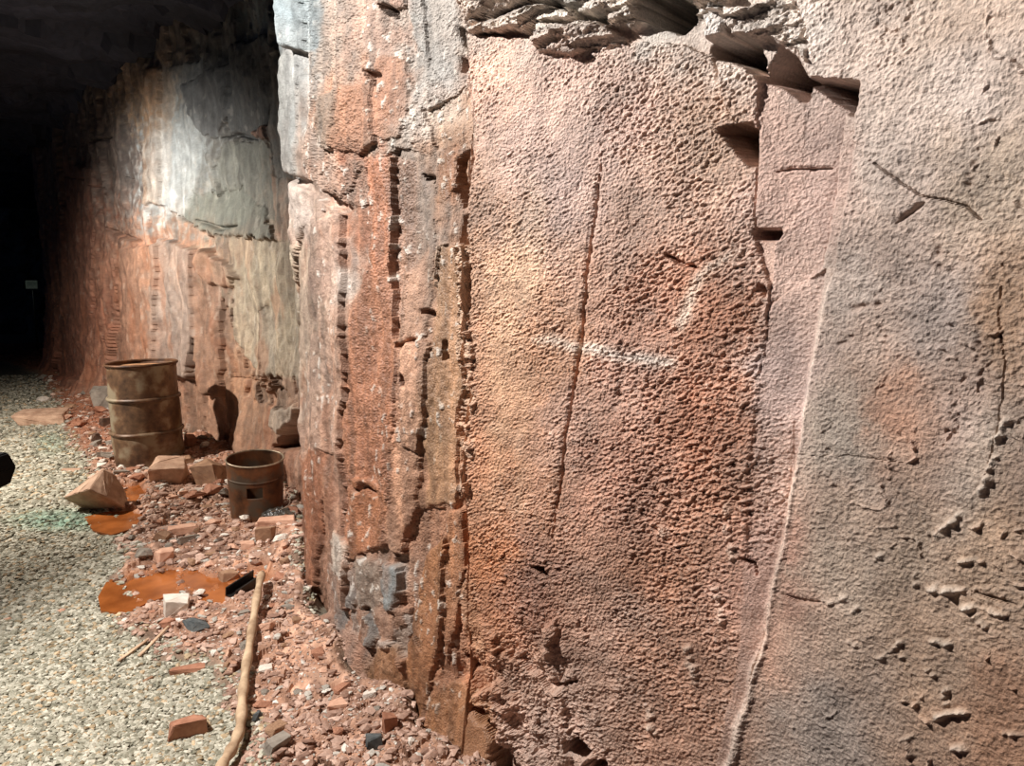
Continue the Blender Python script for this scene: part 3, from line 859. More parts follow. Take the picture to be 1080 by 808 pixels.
NYG, NXG = 760, 860
t_ = np.linspace(-1.15, 0.62, NXG)
yv = 1.5 * (27 / 1.5) ** (np.linspace(0, 1, NYG) ** 1.15)
TT, YY = np.meshgrid(t_, yv)
XX = TT * YY
keep_right = XX
hgt, rm, sd, dw, pm, rr = terrain(XX, YY)
gnoise = fbm(XX * 60, YY * 60, 421, 2)
gravel_c = np.stack([112 + 22 * gnoise, 108 + 20 * gnoise, 94 + 20 * gnoise], -1)  # bed kept dark to stand for shade between the pebbles
mud = fbm(XX * 2.6, YY * 2.2, 423, 4); mud2 = fbm(XX * 18, YY * 14, 425, 3)
rub_c = np.stack([160 + 24 * mud + 34 * mud2, 122 + 20 * mud + 32 * mud2, 100 + 17 * mud + 30 * mud2], -1)
rub_c *= (1 + 0.30 * (rr - 0.5))[..., None]
pale = sst(0.15, 0.5, fbm(XX * 1.6 + 3, YY * 1.6, 427, 3)) * sst(4.2, 3.2, YY) * 0.6
rub_c = rub_c * (1 - pale[..., None]) + np.array((206, 172, 150)) * pale[..., None]
far_red = sst(5.5, 8.5, YY)[..., None]
rub_c = rub_c * (1 - 0.55 * far_red) + np.array((150, 86, 58)) * 0.55 * far_red
mudc = np.array((158, 88, 44))
rub_c = rub_c * (1 - 0.75 * pm[..., None]) + mudc * 0.75 * pm[..., None]
gc = gravel_c * (1 - rm[..., None]) + rub_c * rm[..., None]
gcol = np.concatenate([lin(np.clip(gc, 10, 245) / 255.0), (0.85 - 0.35 * pm - 0.12 * rm)[..., None]], -1)
gcol[..., :3] *= (1 - 0.0 * rm)[..., None]
GV = np.stack([XX, YY, hgt], -1).reshape(-1, 3)
GF = grid_faces(NYG, NXG).reshape(-1, 4)
fx = XX[:-1, :-1].reshape(-1); fy = YY[:-1, :-1].reshape(-1)
isr = (rm[:-1, :-1].reshape(-1) > 0.5)
# what lies beyond the wall line is rock: leave it out
wall_poly = [(_x[i], _y[i]) for i in range(0, 4000, 40)]
beyond = inpoly(fx, fy, [(px_ + 0.5 * nx_, py_ + 0.5 * ny_) for (px_, py_), nx_, ny_ in zip(wall_poly, -_nx[::40], -_ny[::40])] + [(30, -5), (30, 40), (-10, 40)])
GROUND_M = rock_attr_material('gravel_and_mud', 160, 0.006, spec=0.4)


def part_mesh(name, sel, kind, label, cat):
    f = GF[sel]
    used, inv = np.unique(f.ravel(), return_inverse=True)
    o = mesh_np(name, GV[used], inv.reshape(-1, 4), gcol.reshape(-1, 4)[used], GROUND_M)
    return tag(o, label, cat, kind=kind)


part_mesh('floor', (~isr) & (~beyond), 'structure', 'pale gravel path along the left of the mine', 'floor')
part_mesh('floor_verge', isr & (~beyond), 'structure', 'muddy red verge between the gravel path and the rock wall', 'floor')

# ---- puddles
m, nt, b = nodes('rust_water')
tc = nt.nodes.new('ShaderNodeTexCoord'); nz = nt.nodes.new('ShaderNodeTexNoise')
nz.inputs['Scale'].default_value = 5; nz.inputs['Detail'].default_value = 4
nt.links.new(tc.outputs['Object'], nz.inputs['Vector'])
cr = nt.nodes.new('ShaderNodeValToRGB')
cr.color_ramp.elements[0].position = 0.35; cr.color_ramp.elements[0].color = srgb(120, 64, 28)
cr.color_ramp.elements[1].position = 0.68; cr.color_ramp.elements[1].color = srgb(172, 100, 50)
nt.links.new(nz.outputs['Fac'], cr.inputs[0]); nt.links.new(cr.outputs[0], b.inputs['Base Color'])
b.inputs['Roughness'].default_value = 0.12
b.inputs['Specular IOR Level'].default_value = 0.4
WATER = m
PUD_LABELS = ['small rust-orange puddle behind the tan boulder', 'rust-orange puddle in front of the dark side of the tan boulder', 'largest rust-orange puddle between the gravel edge and the pale pole']
for q_, lab in zip(PUD, PUD_LABELS):
    bm = bmesh.new()
    cxp = sum(p[0] for p in q_) / len(q_); cyp = sum(p[1] for p in q_) / len(q_)
    # smooth outline, slightly larger than the hollow: the mud around trims it
    pts = []
    n = len(q_)
    for i in range(n):
        p0, p1 = q_[i], q_[(i + 1) % n]
        for k in range(4):
            f = k / 4
            x = p0[0] + (p1[0] - p0[0]) * f; y = p0[1] + (p1[1] - p0[1]) * f
            pts.append((cxp + (x - cxp) * 1.10 - cxp, cyp + (y - cyp) * 1.10 - cyp))
    top = [bm.verts.new((p[0], p[1], 0.016)) for p in pts]
    bot = [bm.verts.new((p[0], p[1], 0.004)) for p in pts]
    bm.faces.new(top); bm.faces.new(bot[::-1])
    for i in range(len(pts)):
        j = (i + 1) % len(pts)
        bm.faces.new((bot[i], bot[j], top[j], top[i]))
    o = bm_obj('puddle', bm, WATER)
    o.location = (cxp, cyp, 0)
    tag(o, lab, 'puddle', 'rust-orange puddles on the verge')

# ---- loose gravel and fine rubble: uncountable
ICO = bmesh.new(); bmesh.ops.create_icosphere(ICO, subdivisions=1, radius=1.0)
ICO_V = np.array([v_.co[:] for v_ in ICO.verts], np.float32)
ICO_F = np.array([[l.index for l in f_.verts] for f_ in ICO.faces], np.int32)
ICO.free()


def scatter(name, P, size, flat, cols, mat, elong=0.5):
    n = len(P)
    base = ICO_V[None] * (1 + 0.35 * (RNG.random((n, 12, 1)).astype(np.float32) - 0.5) * 2)
    sc = np.stack([1 + elong * RNG.random(n), 1 - 0.3 * RNG.random(n), flat * (0.6 + 0.8 * RNG.random(n))], -1)[:, None, :] * size[:, None, None]
    v_ = base * sc
    # tilt and turn
    ax = (RNG.random(n) - 0.5) * 0.9; az = RNG.random(n) * 6.283
    c, s = np.cos(ax)[:, None], np.sin(ax)[:, None]
    y = v_[..., 1] * c - v_[..., 2] * s; z = v_[..., 1] * s + v_[..., 2] * c
    c, s = np.cos(az)[:, None], np.sin(az)[:, None]
    x = v_[..., 0] * c - y * s; y2 = v_[..., 0] * s + y * c
    VV = np.stack([x, y2, z], -1) + P[:, None, :]
    FF = ICO_F[None] + (np.arange(n) * 12)[:, None, None]
    cc = np.repeat(cols[:, None, :], 12, 1).reshape(-1, 4)
    return mesh_np(name, VV.reshape(-1, 3), FF.reshape(-1, 3), cc, mat)


PEB_M = rock_attr_material('pebbles', 120, 0.002, spec=0.35, detail=3)
# candidates with density falling with distance
def cand(n, y0, y1, tlo, thi, power):
    yy_ = y0 * (y1 / y0) ** (RNG.random(n) ** power)
    tt_ = tlo + (thi - tlo) * RNG.random(n)
    return tt_ * yy_, yy_


gx_, gy_ = cand(88000, 2.0, 13.0, -1.05, -0.28, 1.0)
h_, rm_, sd_, dw_, pm_, _r = terrain(gx_, gy_)
k_ = (rm_ < 0.35) | ((rm_ < 0.9) & (RNG.random(len(gx_)) < 0.25))
gx_, gy_, h_ = gx_[k_], gy_[k_], h_[k_]
sz_ = (0.0085 + 0.0065 * RNG.random(len(gx_)) ** 2) * np.clip(gy_ / 3.2, 0.9, 1.7)
b0 = RNG.random(len(gx_))
gcolr = np.stack([124 + 80 * b0, 120 + 78 * b0, 103 + 78 * b0], -1)
warm = RNG.random(len(gx_)) < 0.12
gcolr[warm] = gcolr[warm] * np.array([1.0, 0.90, 0.80])
# blue-green light across the path, put into the pebble colours
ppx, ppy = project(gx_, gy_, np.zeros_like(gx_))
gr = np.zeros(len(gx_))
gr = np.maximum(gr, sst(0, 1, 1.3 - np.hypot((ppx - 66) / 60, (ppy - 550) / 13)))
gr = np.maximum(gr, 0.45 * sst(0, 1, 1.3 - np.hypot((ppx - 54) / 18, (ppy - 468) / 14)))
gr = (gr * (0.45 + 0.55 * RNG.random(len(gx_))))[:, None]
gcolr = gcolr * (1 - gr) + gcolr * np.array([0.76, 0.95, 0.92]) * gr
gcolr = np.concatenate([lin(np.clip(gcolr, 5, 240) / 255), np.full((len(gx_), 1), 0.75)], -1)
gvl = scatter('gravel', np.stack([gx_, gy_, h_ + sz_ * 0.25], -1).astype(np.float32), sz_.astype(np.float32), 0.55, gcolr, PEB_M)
tag(gvl, 'pale crushed gravel covering the path with a band of blue-green light painted in', 'gravel', kind='stuff')

rx_, ry_ = cand(60000, 2.0, 12.0, -0.72, 0.02, 1.0)
h_, rm_, sd_, dw_, pm_, _r = terrain(rx_, ry_)
k_ = (rm_ > 0.4) & (dw_ > 0.02) & ((pm_ < 0.3) | (RNG.random(len(rx_)) < 0.10) | ((pm_ < 0.97) & (fbm(rx_ * 8, ry_ * 6, 433, 2) > 0.15))) & ((fbm(rx_ * 2.5, ry_ * 2.0, 431, 3) > -0.35) | (RNG.random(len(rx_)) < 0.35))
inside = ~inpoly(rx_, ry_, wall_poly + [(30, -5), (30, 40), (-10, 40)])
k_ &= inside
rx_, ry_, h_ = rx_[k_], ry_[k_], h_[k_]
sz_ = (0.0042 + 0.017 * RNG.random(len(rx_)) ** 7) * np.clip(ry_ / 3.4, 0.9, 1.5)
b0 = RNG.random(len(rx_)); b1_ = RNG.random(len(rx_))
rc = np.stack([134 + 70 * b0, 102 + 70 * b0, 86 + 68 * b0], -1)
gw = b1_ > 0.86
rc[gw] = np.stack([150 + 80 * b0[gw], 144 + 76 * b0[gw], 134 + 74 * b0[gw]], -1)
rc = np.concatenate([lin(np.clip(rc, 5, 240) / 255), np.full((len(rx_), 1), 0.7)], -1)
rb = scatter('rubble', np.stack([rx_, ry_, h_ + sz_ * 0.2], -1).astype(np.float32), sz_.astype(np.float32), 0.5, rc, PEB_M, 0.8)
tag(rb, 'fine red and grey stone chips covering the muddy verge', 'rubble', kind='stuff')

# ================================================================== ROCKS
TAN = stone_material('tan_stone', (160, 126, 104), (204, 170, 144), 9, 0.8)
BROWN = stone_material('brown_stone', (130, 98, 76), (172, 136, 108), 10, 0.75)
RED = stone_material('red_stone', (142, 96, 74), (184, 132, 106), 11, 0.75)
GREY = stone_material('grey_stone', (118, 108, 98), (158, 148, 136), 12, 0.8)
SLATE = stone_material('dark_slate', (62, 66, 68), (98, 100, 98), 14, 0.6)
WHITE = stone_material('white_stone', (196, 182, 168), (232, 222, 210), 10, 0.75)
DARK = stone_material('dark_stone', (74, 56, 46), (112, 86, 70), 12, 0.7)
PINK = stone_material('pink_stone', (186, 140, 116), (220, 178, 152), 12, 0.8)
MATS = dict(tan=TAN, brown=BROWN, red=RED, grey=GREY, slate=SLATE, white=WHITE, dark=DARK, pink=PINK)


def hull_rock(seed, n=11, blocky=0.5, jit=0.42):
    r = random.Random(seed)
    bm = bmesh.new()
    if blocky > 0.5:
        for sx in (-1, 1):
            for sy in (-1, 1):
                for sz in (0, 1):
                    bm.verts.new((sx * 0.5 * (1 + jit * (r.random() - 0.5) * 1.6), sy * 0.5 * (1 + jit * (r.random() - 0.5) * 1.6), sz * (1 + jit * (r.random() - 0.7)) - (0 if sz else 0.05)))
        for k in range(3):
            bm.verts.new(((r.random() - 0.5) * 1.1, (r.random() - 0.5) * 1.1, 0.3 + 0.75 * r.random()))
    else:
        for k in range(n + 6):
            a = r.random() * 6.283; z = r.random()
            rr_ = 0.5 * math.sqrt(max(0.06, 1 - (1.7 * (z - 0.35)) ** 2 * 0.8)) * (0.75 + 0.4 * r.random())
            bm.verts.new((math.cos(a) * rr_, math.sin(a) * rr_, z - 0.05))
    res = bmesh.ops.convex_hull(bm, input=bm.verts[:])
    junk = [e for e in res['geom_interior'] if isinstance(e, bmesh.types.BMVert)]
    if junk:
        bmesh.ops.delete(bm, geom=junk, context='VERTS')
    loose = [v_ for v_ in bm.verts if not v_.link_faces]
    if loose:
        bmesh.ops.delete(bm, geom=loose, context='VERTS')
    bmesh.ops.bevel(bm, geom=bm.edges[:], offset=0.03, segments=1, affect='EDGES', clamp_overlap=True)
    rough_up(bm, 0.016, 2, seed)
    return bm


def rough_up(bm, amp, cuts=2, seed=0):
    bmesh.ops.triangulate(bm, faces=bm.faces[:])
    bmesh.ops.subdivide_edges(bm, edges=bm.edges[:], cuts=cuts, use_grid_fill=True)
    r = random.Random(seed)
    for v_ in bm.verts:
        v_.co += Vector((r.uniform(-1, 1), r.uniform(-1, 1), r.uniform(-1, 1))) * amp


def place(o, px, py, rz=0, sink=0.01, tilt=(0, 0)):
    x, y = ground(px, py, 0.03)
    o.location = (x, y, hz(x, y) - sink)
    o.rotation_euler = (tilt[0], tilt[1], rz)
    return x, y


# the big boulder: sloping pale top, undercut dark front, chipped right shoulder
def boulder():
    bm = bmesh.new()
    P = [(-0.215, -0.02, 0.125), (-0.06, -0.11, 0.185), (0.03, -0.13, 0.215), (0.13, -0.11, 0.15), (0.205, -0.04, 0.05),      # upper front edge
         (-0.09, 0.07, -0.01), (0.02, 0.05, -0.02), (0.14, 0.05, -0.015), (0.19, 0.08, -0.01),                               # foot
         (-0.10, 0.12, 0.20), (0.0, 0.14, 0.30), (0.035, 0.05, 0.305), (0.10, 0.10, 0.25), (0.17, 0.08, 0.13),
         (-0.16, 0.12, 0.02), (0.08, 0.22, 0.0), (0.04, 0.21, 0.18), (-0.08, 0.18, 0.10)]
    for p in P:
        bm.verts.new(p)
    res = bmesh.ops.convex_hull(bm, input=bm.verts[:])
    loose = [v_ for v_ in bm.verts if not v_.link_faces]
    bmesh.ops.delete(bm, geom=loose, context='VERTS')
    bmesh.ops.bevel(bm, geom=bm.edges[:], offset=0.006, segments=1, affect='EDGES', clamp_overlap=True)
    rough_up(bm, 0.0018, 3, 5)
    return bm


o = bm_obj('boulder', boulder(), TAN)
place(o, 102, 536, 0.05, 0.01)
tag(o, 'large tan angular boulder with undercut dark front at the gravel edge', 'rock')

# px, py of the foot, width px, height px, depth/width, material, blocky, turn, label
STONES = [
 (43, 446, 40, 15, 0.8, 'tan', 1, 0.3, 'flat tan slab lying on the gravel left of the drum'),
 (112, 436, 26, 24, 0.9, 'grey', 1, 0.5, 'grey block tucked behind the left side of the tall drum'),
 (176, 511, 35, 24, 0.9, 'tan', 1, 0.25, 'pale flat-topped block standing in front of the tall drum'),
 (223, 510, 27, 22, 0.9, 'brown', 1, -0.15, 'square brown block left of the open bin'),
 (225, 525, 28, 17, 0.8, 'red', 0, 0.4, 'rounded reddish stone leaning below the square brown block'),
 (206, 530, 26, 9, 0.7, 'red', 0, 0.6, 'low reddish stone pointing left from under the square brown block'),
 (106, 441, 15, 10, 0.8, 'red', 0, 0.1, 'small reddish stone left of the tall drum, under the grey block'),
 (111, 451, 11, 9, 0.8, 'dark', 1, 0.9, 'small dark cube-like stone touching the left side of the tall drum'),
 (102, 468, 15, 13, 0.8, 'dark', 0, 1.2, 'dark pointed stone left of the foot of the tall drum'),
 (46, 422, 15, 7, 0.8, 'white', 0, 0.2, 'pale flat stone on the verge far behind the tan slab'),
 (47, 401, 13, 6, 0.8, 'grey', 0, 0.9, 'grey stone at the far corner foot of the wall'),
 (78, 416, 9, 6, 0.9, 'red', 0, 0.3, 'small red stone at the wall foot beyond the tall drum'),
 (74, 432, 14, 5, 0.8, 'brown', 0, 0.4, 'low brown stone right of the tan slab on the verge'),
 (75, 494, 17, 4, 0.5, 'tan', 1, 0.1, 'thin tan flake on the gravel behind the boulder'),
 (188, 492, 26, 8, 0.6, 'brown', 1, 0.5, 'brown slab leaning at the right foot of the tall drum'),
 (202, 476, 10, 12, 0.8, 'red', 1, 0.7, 'upright red stone against the wall right of the tall drum'),
 (252, 546, 17, 13, 0.6, 'slate', 1, 0.4, 'dark slate leaning on the left foot of the open bin'),
 (257, 549, 12, 7, 0.8, 'pink', 0, 0.4, 'pink stone at the front foot of the open bin'),
 (188, 556, 28, 7, 0.6, 'slate', 0, 0.1, 'low dark slate in the rubble below the square brown block'),
 (194, 567, 26, 9, 0.5, 'pink', 1, 0.6, 'pink slanting shard in front of the low dark slate'),
 (206, 566, 12, 9, 0.8, 'brown', 0, 0.2, 'brown stone at the right end of the pink slanting shard'),
 (173, 578, 21, 13, 0.9, 'brown', 0, 0.3, 'brown rounded stone left of the pink slanting shard'),
 (151, 595, 22, 11, 0.9, 'grey', 0, 0.0, 'round flat grey stone at the near edge of the mud above the big puddle'),
 (174, 594, 18, 13, 0.8, 'pink', 1, 0.7, 'pale angular stone right of the round flat grey stone'),
 (281, 578, 17, 14, 0.9, 'brown', 1, 0.2, 'brown cube-shaped stone in front of the crumpled sheet'),
 (233, 574, 13, 7, 0.8, 'dark', 0, 0.2, 'small dark red stone left of the brown cube-shaped stone'),
 (262, 583, 14, 8, 0.8, 'pink', 1, 0.5, 'pink chip lying left of and below the brown cube-shaped stone'),
 (241, 609, 15, 12, 0.8, 'brown', 1, 0.8, 'red-brown block at the top right bank of the big puddle'),
 (222, 602, 14, 8, 0.8, 'pink', 0, 0.8, 'pink lump on the far bank of the big puddle'),
 (211, 628, 17, 13, 0.9, 'white', 0, 0.4, 'white crusty lump standing in the big puddle'),
 (187, 650, 26, 19, 0.9, 'white', 1, 0.5, 'white angular stone on the near bank of the big puddle'),
 (206, 670, 40, 15, 0.5, 'slate', 0, -0.15, 'long dark slate in front of the white angular stone'),
 (178, 664, 20, 12, 0.8, 'red', 0, 0.4, 'red stone under the left end of the long dark slate'),
 (292, 562, 32, 7, 0.4, 'pink', 1, 0.35, 'long pink shard in front of the crumpled sheet'),
 (302, 556, 12, 9, 0.8, 'red', 0, 0.35, 'red stone at the right end of the long pink shard'),
 (196, 768, 36, 20, 0.6, 'red', 1, 0.5, 'red slanted shard on the gravel edge left of the pale pole'),
 (200, 702, 32, 8, 0.5, 'red', 1, 0.3, 'thin red shard on the pale mud left of the pole middle'),
 (237, 627, 26, 8, 0.6, 'slate', 0, 0.1, 'flat slate under the short black channel'),
 (272, 768, 13, 15, 0.7, 'slate', 0, 0.6, 'grey stone touching the right side of the pale pole'),
 (247, 772, 8, 9, 0.8, 'dark', 1, 0.6, 'small dark stone touching the left side of the pale pole'),
 (293, 806, 22, 14, 0.7, 'grey', 1, 0.9, 'grey slab at the bottom edge right of the pale pole'),
 (356, 764, 18, 9, 0.7, 'pink', 1, 0.4, 'pink stone on the rubble below the wall foot'),
 (396, 806, 16, 18, 0.7, 'slate', 1, 0.2, 'blue-grey shard beside the brown fin at the bottom edge'),
 (412, 790, 14, 22, 0.6, 'red', 1, 0.5, 'reddish upright shard against the brown fin'),
 (8, 648, 13, 6, 0.8, 'pink', 0, 0.3, 'pinkish pebble in the gravel at the left picture edge'),
 (64, 640, 12, 5, 0.8, 'pink', 0, 0.7, 'pinkish pebble in the gravel left of the big puddle'),
 (155, 712, 12, 3, 0.3, 'brown', 1, 1.1, 'thin brown splinter on the pale mud at the gravel edge'),
 (300, 690, 12, 8, 0.8, 'brown', 0, 1.1, 'brown stone on the rubble right of the pole top'),
 (316, 636, 12, 9, 0.8, 'pink', 0, 0.1, 'pink stone at the foot of the red-brown column'),
]
for i, (px, py, wpx, hpx, dr, mt, blocky, rz_, lab) in enumerate(STONES):
    x, y = ground(px, py, 0.03)
    mpp = y / F
    W_ = wpx * mpp; Hh = max(hpx * mpp * 0.95, 0.02); D_ = W_ * dr
    bm = hull_rock(100 + i * 7, blocky=0.9 if blocky else 0.2)
    for v_ in bm.verts:
        v_.co = Vector((v_.co.x * W_, v_.co.y * D_, v_.co.z * Hh))
    nm = 'stone_slab' if hpx < 0.45 * wpx else ('stone_block' if blocky else 'stone')
    o = bm_obj(nm, bm, MATS[mt])
    place(o, px, py - 0.25 * D_ / mpp * 0.3, rz_, 0.006)
    tag(o, lab, 'rock')

# small loose fragments, each its own
PROTO = []
for k in range(10):
    bm = hull_rock(900 + k, blocky=0.9 if k % 2 else 0.2, jit=0.5)
    me_o = None
    for mt in (('red', 'pink', 'brown', 'grey', 'white')[k % 5],):
        me = bpy.data.meshes.new('rock_fragment'); bmesh.ops.recalc_face_normals(bm, faces=bm.faces[:]); bm.to_mesh(me)
        me.materials.append(MATS[mt])
        PROTO.append(me)
    bm.free()
cnt = 0
tries = 0
used_xy = [ground(s_[0], s_[1], 0.03) for s_ in STONES]
while cnt < 190 and tries < 4000:
    tries += 1
    px = random.uniform(50, 430); py = random.uniform(400, 800)
    x, y = ground(px, py, 0.03)
    h, rmm, sdd, dww, pmm, _ = [float(a[0]) for a in terrain(np.array([x]), np.array([y]))]
    if rmm < 0.8 or pmm > 0.2 or dww < 0.12:
        continue
    if inpoly(np.array([x]), np.array([y]), wall_poly + [(30, -5), (30, 40), (-10, 40)])[0]:
        continue
    if any(math.hypot(x - a, y - b) < 0.11 for a, b in used_xy):
        continue
    used_xy.append((x, y))
    s_ = random.uniform(0.025, 0.06) * (1.3 if random.random() < 0.2 else 1) * min(1.5, max(1, y / 4))
    o = bpy.data.objects.new('rock_fragment', random.choice(PROTO))
    COL.objects.link(o)
    o.location = (x, y, h - 0.006)
    o.scale = (s_ * random.uniform(0.9, 1.6), s_, s_ * random.uniform(0.35, 0.7))
    o.rotation_euler = (random.uniform(-.25, .25), random.uniform(-.25, .25), random.uniform(0, 6.28))
    cn = dict(red_stone='red', pink_stone='pink', brown_stone='brown', grey_stone='grey', white_stone='white')[o.data.materials[0].name]
    if y > 6.6:
        zone = 'on the far verge beside and beyond the tall drum'
    elif y > 4.55:
        zone = 'on the mud between the drum, the open bin and the boulder'
    elif y > 3.45:
        zone = 'around the big puddle and the black channel'
    elif px < 258:
        zone = 'on the verge left of the pale pole'
    else:
        zone = 'on the slope between the pale pole and the wall foot'
    tag(o, 'small %s rock fragment %s' % (cn, zone), 'rock', 'small %s fragments %s' % (cn, zone))
    cnt += 1

# ================================================================== DRUM, BIN
RUST = stone_material('rusty_drum_steel', (70, 50, 36), (134, 100, 72), 6, 0.5, 0.003, 0.5, 0.2, c3=(142, 128, 106), scale3=6)
RUST_D = stone_material('dark_rust', (58, 38, 26), (112, 76, 50), 9, 0.6, 0.002, 0.4, 0.3)
RUST_O = stone_material('orange_rust_steel', (56, 36, 22), (122, 76, 44), 6, 0.6, 0.003, 0.4, 0.2, c3=(84, 70, 56), scale3=7)
RIMM = stone_material('worn_rim_steel', (110, 92, 72), (176, 156, 132), 12, 0.45, 0.001, 0.5, 0.4)
DIRT = stone_material('dried_mud', (140, 100, 70), (188, 144, 106), 14, 0.9, 0.006)


def lathe(profile, seg=96, dent=None, cap_bottom=False):
    bm = bmesh.new()
    rings = []
    for (r, z) in profile:
        ring = []
        for k in range(seg):
            a = 2 * math.pi * k / seg
            rr_, zz = r, z
            if dent:
                rr_ = r + dent(a, z) * (r / 0.29)
            ring.append(bm.verts.new((rr_ * math.cos(a), rr_ * math.sin(a), zz)))
        rings.append(ring)
    for a, b_ in zip(rings[:-1], rings[1:]):
        for k in range(seg):
            j = (k + 1) % seg
            bm.faces.new((a[k], a[j], b_[j], b_[k]))
    if cap_bottom:
        bm.faces.new(rings[0][::-1])
    return bm


def torus_ring(r, z, th, thz=None, seg=96, dent=None):
    prof = []
    thz = thz or th
    for k in range(9):
        t = 2 * math.pi * k / 8
        prof.append((r + th * math.cos(t), z + thz * math.sin(t)))
    return lathe(prof, seg, dent)


dx_, dy_ = ground(158, 484, 0.05)
dz_ = hz(dx_, dy_)
drum = empty('oil_drum', (dx_, dy_, min(dz_, 0.06) - 0.02))
drum.rotation_euler = (0.0, math.radians(-1.0), 0.4)
tag(drum, 'tall rusty steel drum with two hoops standing by the rock wall', 'drum')
R_ = 0.285; HD = 0.90
def dent_d(a, z):
    return 0.012 * math.sin(3 * a + 9 * z) * math.exp(-((z - 0.12) / 0.14) ** 2) + 0.007 * math.sin(5 * a + 2 + 13 * z) * (0.3 + math.exp(-((z - 0.2) / 0.15) ** 2)) + 0.004 * math.sin(2 * a + 5 * z)
prof = [(R_ - 0.02, 0.0), (R_, 0.012)] + [(R_ - 0.003, 0.03 + i * (HD - 0.06) / 40) for i in range(41)] + [(R_, HD - 0.012)]
bm_obj('drum_body', lathe(prof, 96, dent_d, True), RUST, drum, True)
for z in (0.30, 0.60):
    bm_obj('rolling_hoop', torus_ring(R_ + 0.003, z, 0.013, 0.017, dent=dent_d), RUST, drum, True)
o = bm_obj('top_rim', torus_ring(R_ + 0.001, HD - 0.004, 0.010, 0.012, dent=lambda a, z: 0.003 * math.sin(2 * a)), RUST_D, drum, True)
bm_obj('bottom_rim', torus_ring(R_ - 0.002, 0.012, 0.008, 0.012), RUST_D, drum, True)
bm = bmesh.new()
rings = []
bm_l = lathe([(0.001, HD - 0.028), (0.09, HD - 0.026), (0.18, HD - 0.03), (R_ - 0.02, HD - 0.034), (R_ - 0.004, HD - 0.03), (R_ - 0.004, HD - 0.01)], 64)
bm.free()
lid = bm_obj('drum_lid', bm_l, RUST_D, drum, True); lid['label'] = 'recessed lid of the drum'
bm_l = lathe([(0.001, HD - 0.012), (0.08, HD - 0.014), (0.15, HD - 0.019), (0.21, HD - 0.026), (0.24, HD - 0.036)], 48, lambda a, z: 0.03 * math.sin(3 * a + 1) + 0.012 * math.sin(7 * a))
mu = bm_obj('mud_layer', bm_l, DIRT, lid, True); mu['label'] = 'dried tan mud on the lid'

# ---- open bin with a square hole
bx_, by_ = ground(271, 542, 0.05)
bz_ = hz(bx_, by_)
bin_ = empty('open_bin', (bx_, by_, min(bz_, 0.07) - 0.01))
face_a = math.atan2(-by_, -bx_)              # towards the viewer
bin_.rotation_euler = (math.radians(5), math.radians(2.5), 0)
tag(bin_, 'short rusty open-topped steel bin with a square hole in its side', 'bin')
RB, HB = 0.168, 0.40
bm = bmesh.new()
seg, rows = 120, 40
rings = []
for i in range(rows + 1):
    z = HB * i / rows
    r = RB + 0.016 * (z / HB)
    rings.append([bm.verts.new(((r + 0.002 * math.sin(3 * k * 6.283 / seg + 9 * z)) * math.cos(2 * math.pi * k / seg), (r + 0.002 * math.sin(3 * k * 6.283 / seg + 9 * z)) * math.sin(2 * math.pi * k / seg), z)) for k in range(seg)])
hole_a = face_a - 0.06
for i in range(rows):
    zc = HB * (i + 0.5) / rows
    for k in range(seg):
        a = 2 * math.pi * (k + 0.5) / seg
        da = (a - hole_a + math.pi) % (2 * math.pi) - math.pi
        if abs(da) < 0.29 and 0.175 < zc < 0.255:
            continue
        j = (k + 1) % seg
        bm.faces.new((rings[i][k], rings[i][j], rings[i + 1][j], rings[i + 1][k]))
bm.faces.new(rings[0][::-1])
body = bm_obj('bin_body', bm, RUST_O, bin_, True)
md = body.modifiers.new('wall', 'SOLIDIFY'); md.thickness = 0.004; md.offset = -1
o = bm_obj('bin_rim', torus_ring(RB + 0.016, HB, 0.006, 0.007), RIMM, bin_, True); o['label'] = 'worn bright rim'
bm_obj('bin_hoop', torus_ring(RB + 0.012, 0.285, 0.004, 0.007), RUST_O, bin_, True)
bm_l = lathe([(0.001, 0.05), (0.07, 0.045), (0.13, 0.035), (RB - 0.004, 0.02)], 40, lambda a, z: 0.01 * math.sin(4 * a))
o = bm_obj('bin_sediment', bm_l, DIRT, bin_, True); o['label'] = 'dried mud in the bottom of the bin'

# ---- crumpled dark sheet beside the bin with a loop of wire
cx0, cy0 = ground(294, 550, 0.05)
n = 26
gxs = np.linspace(-0.5, 0.5, n)
A_, B_ = np.meshgrid(gxs, gxs)
hh = 0.055 * np.exp(-((A_ / 0.33) ** 2 + (B_ / 0.36) ** 2)) + 0.030 * np.abs(fbm(A_ * 3.4, B_ * 3.4, 501, 3)) + 0.014
sheet_w = 0.20 * (1 + 0.25 * fbm(A_ * 2, B_ * 2, 503, 2))
SV = np.stack([A_ * sheet_w, B_ * sheet_w * 0.9, hh], -1)
o = mesh_np('crumpled_sheet', SV, grid_faces(n, n), None, stone_material('dirty_dark_sheet', (46, 44, 40), (92, 84, 72), 9, 0.35, 0.004, 0.5), smooth=False)
md = o.modifiers.new('thick', 'SOLIDIFY'); md.thickness = 0.004
o.location = (cx0, cy0, hz(cx0, cy0) - 0.008); o.rotation_euler = (0, 0, 0.6)
tag(o, 'dark crumpled sheet lying at the right foot of the open bin', 'sheet')


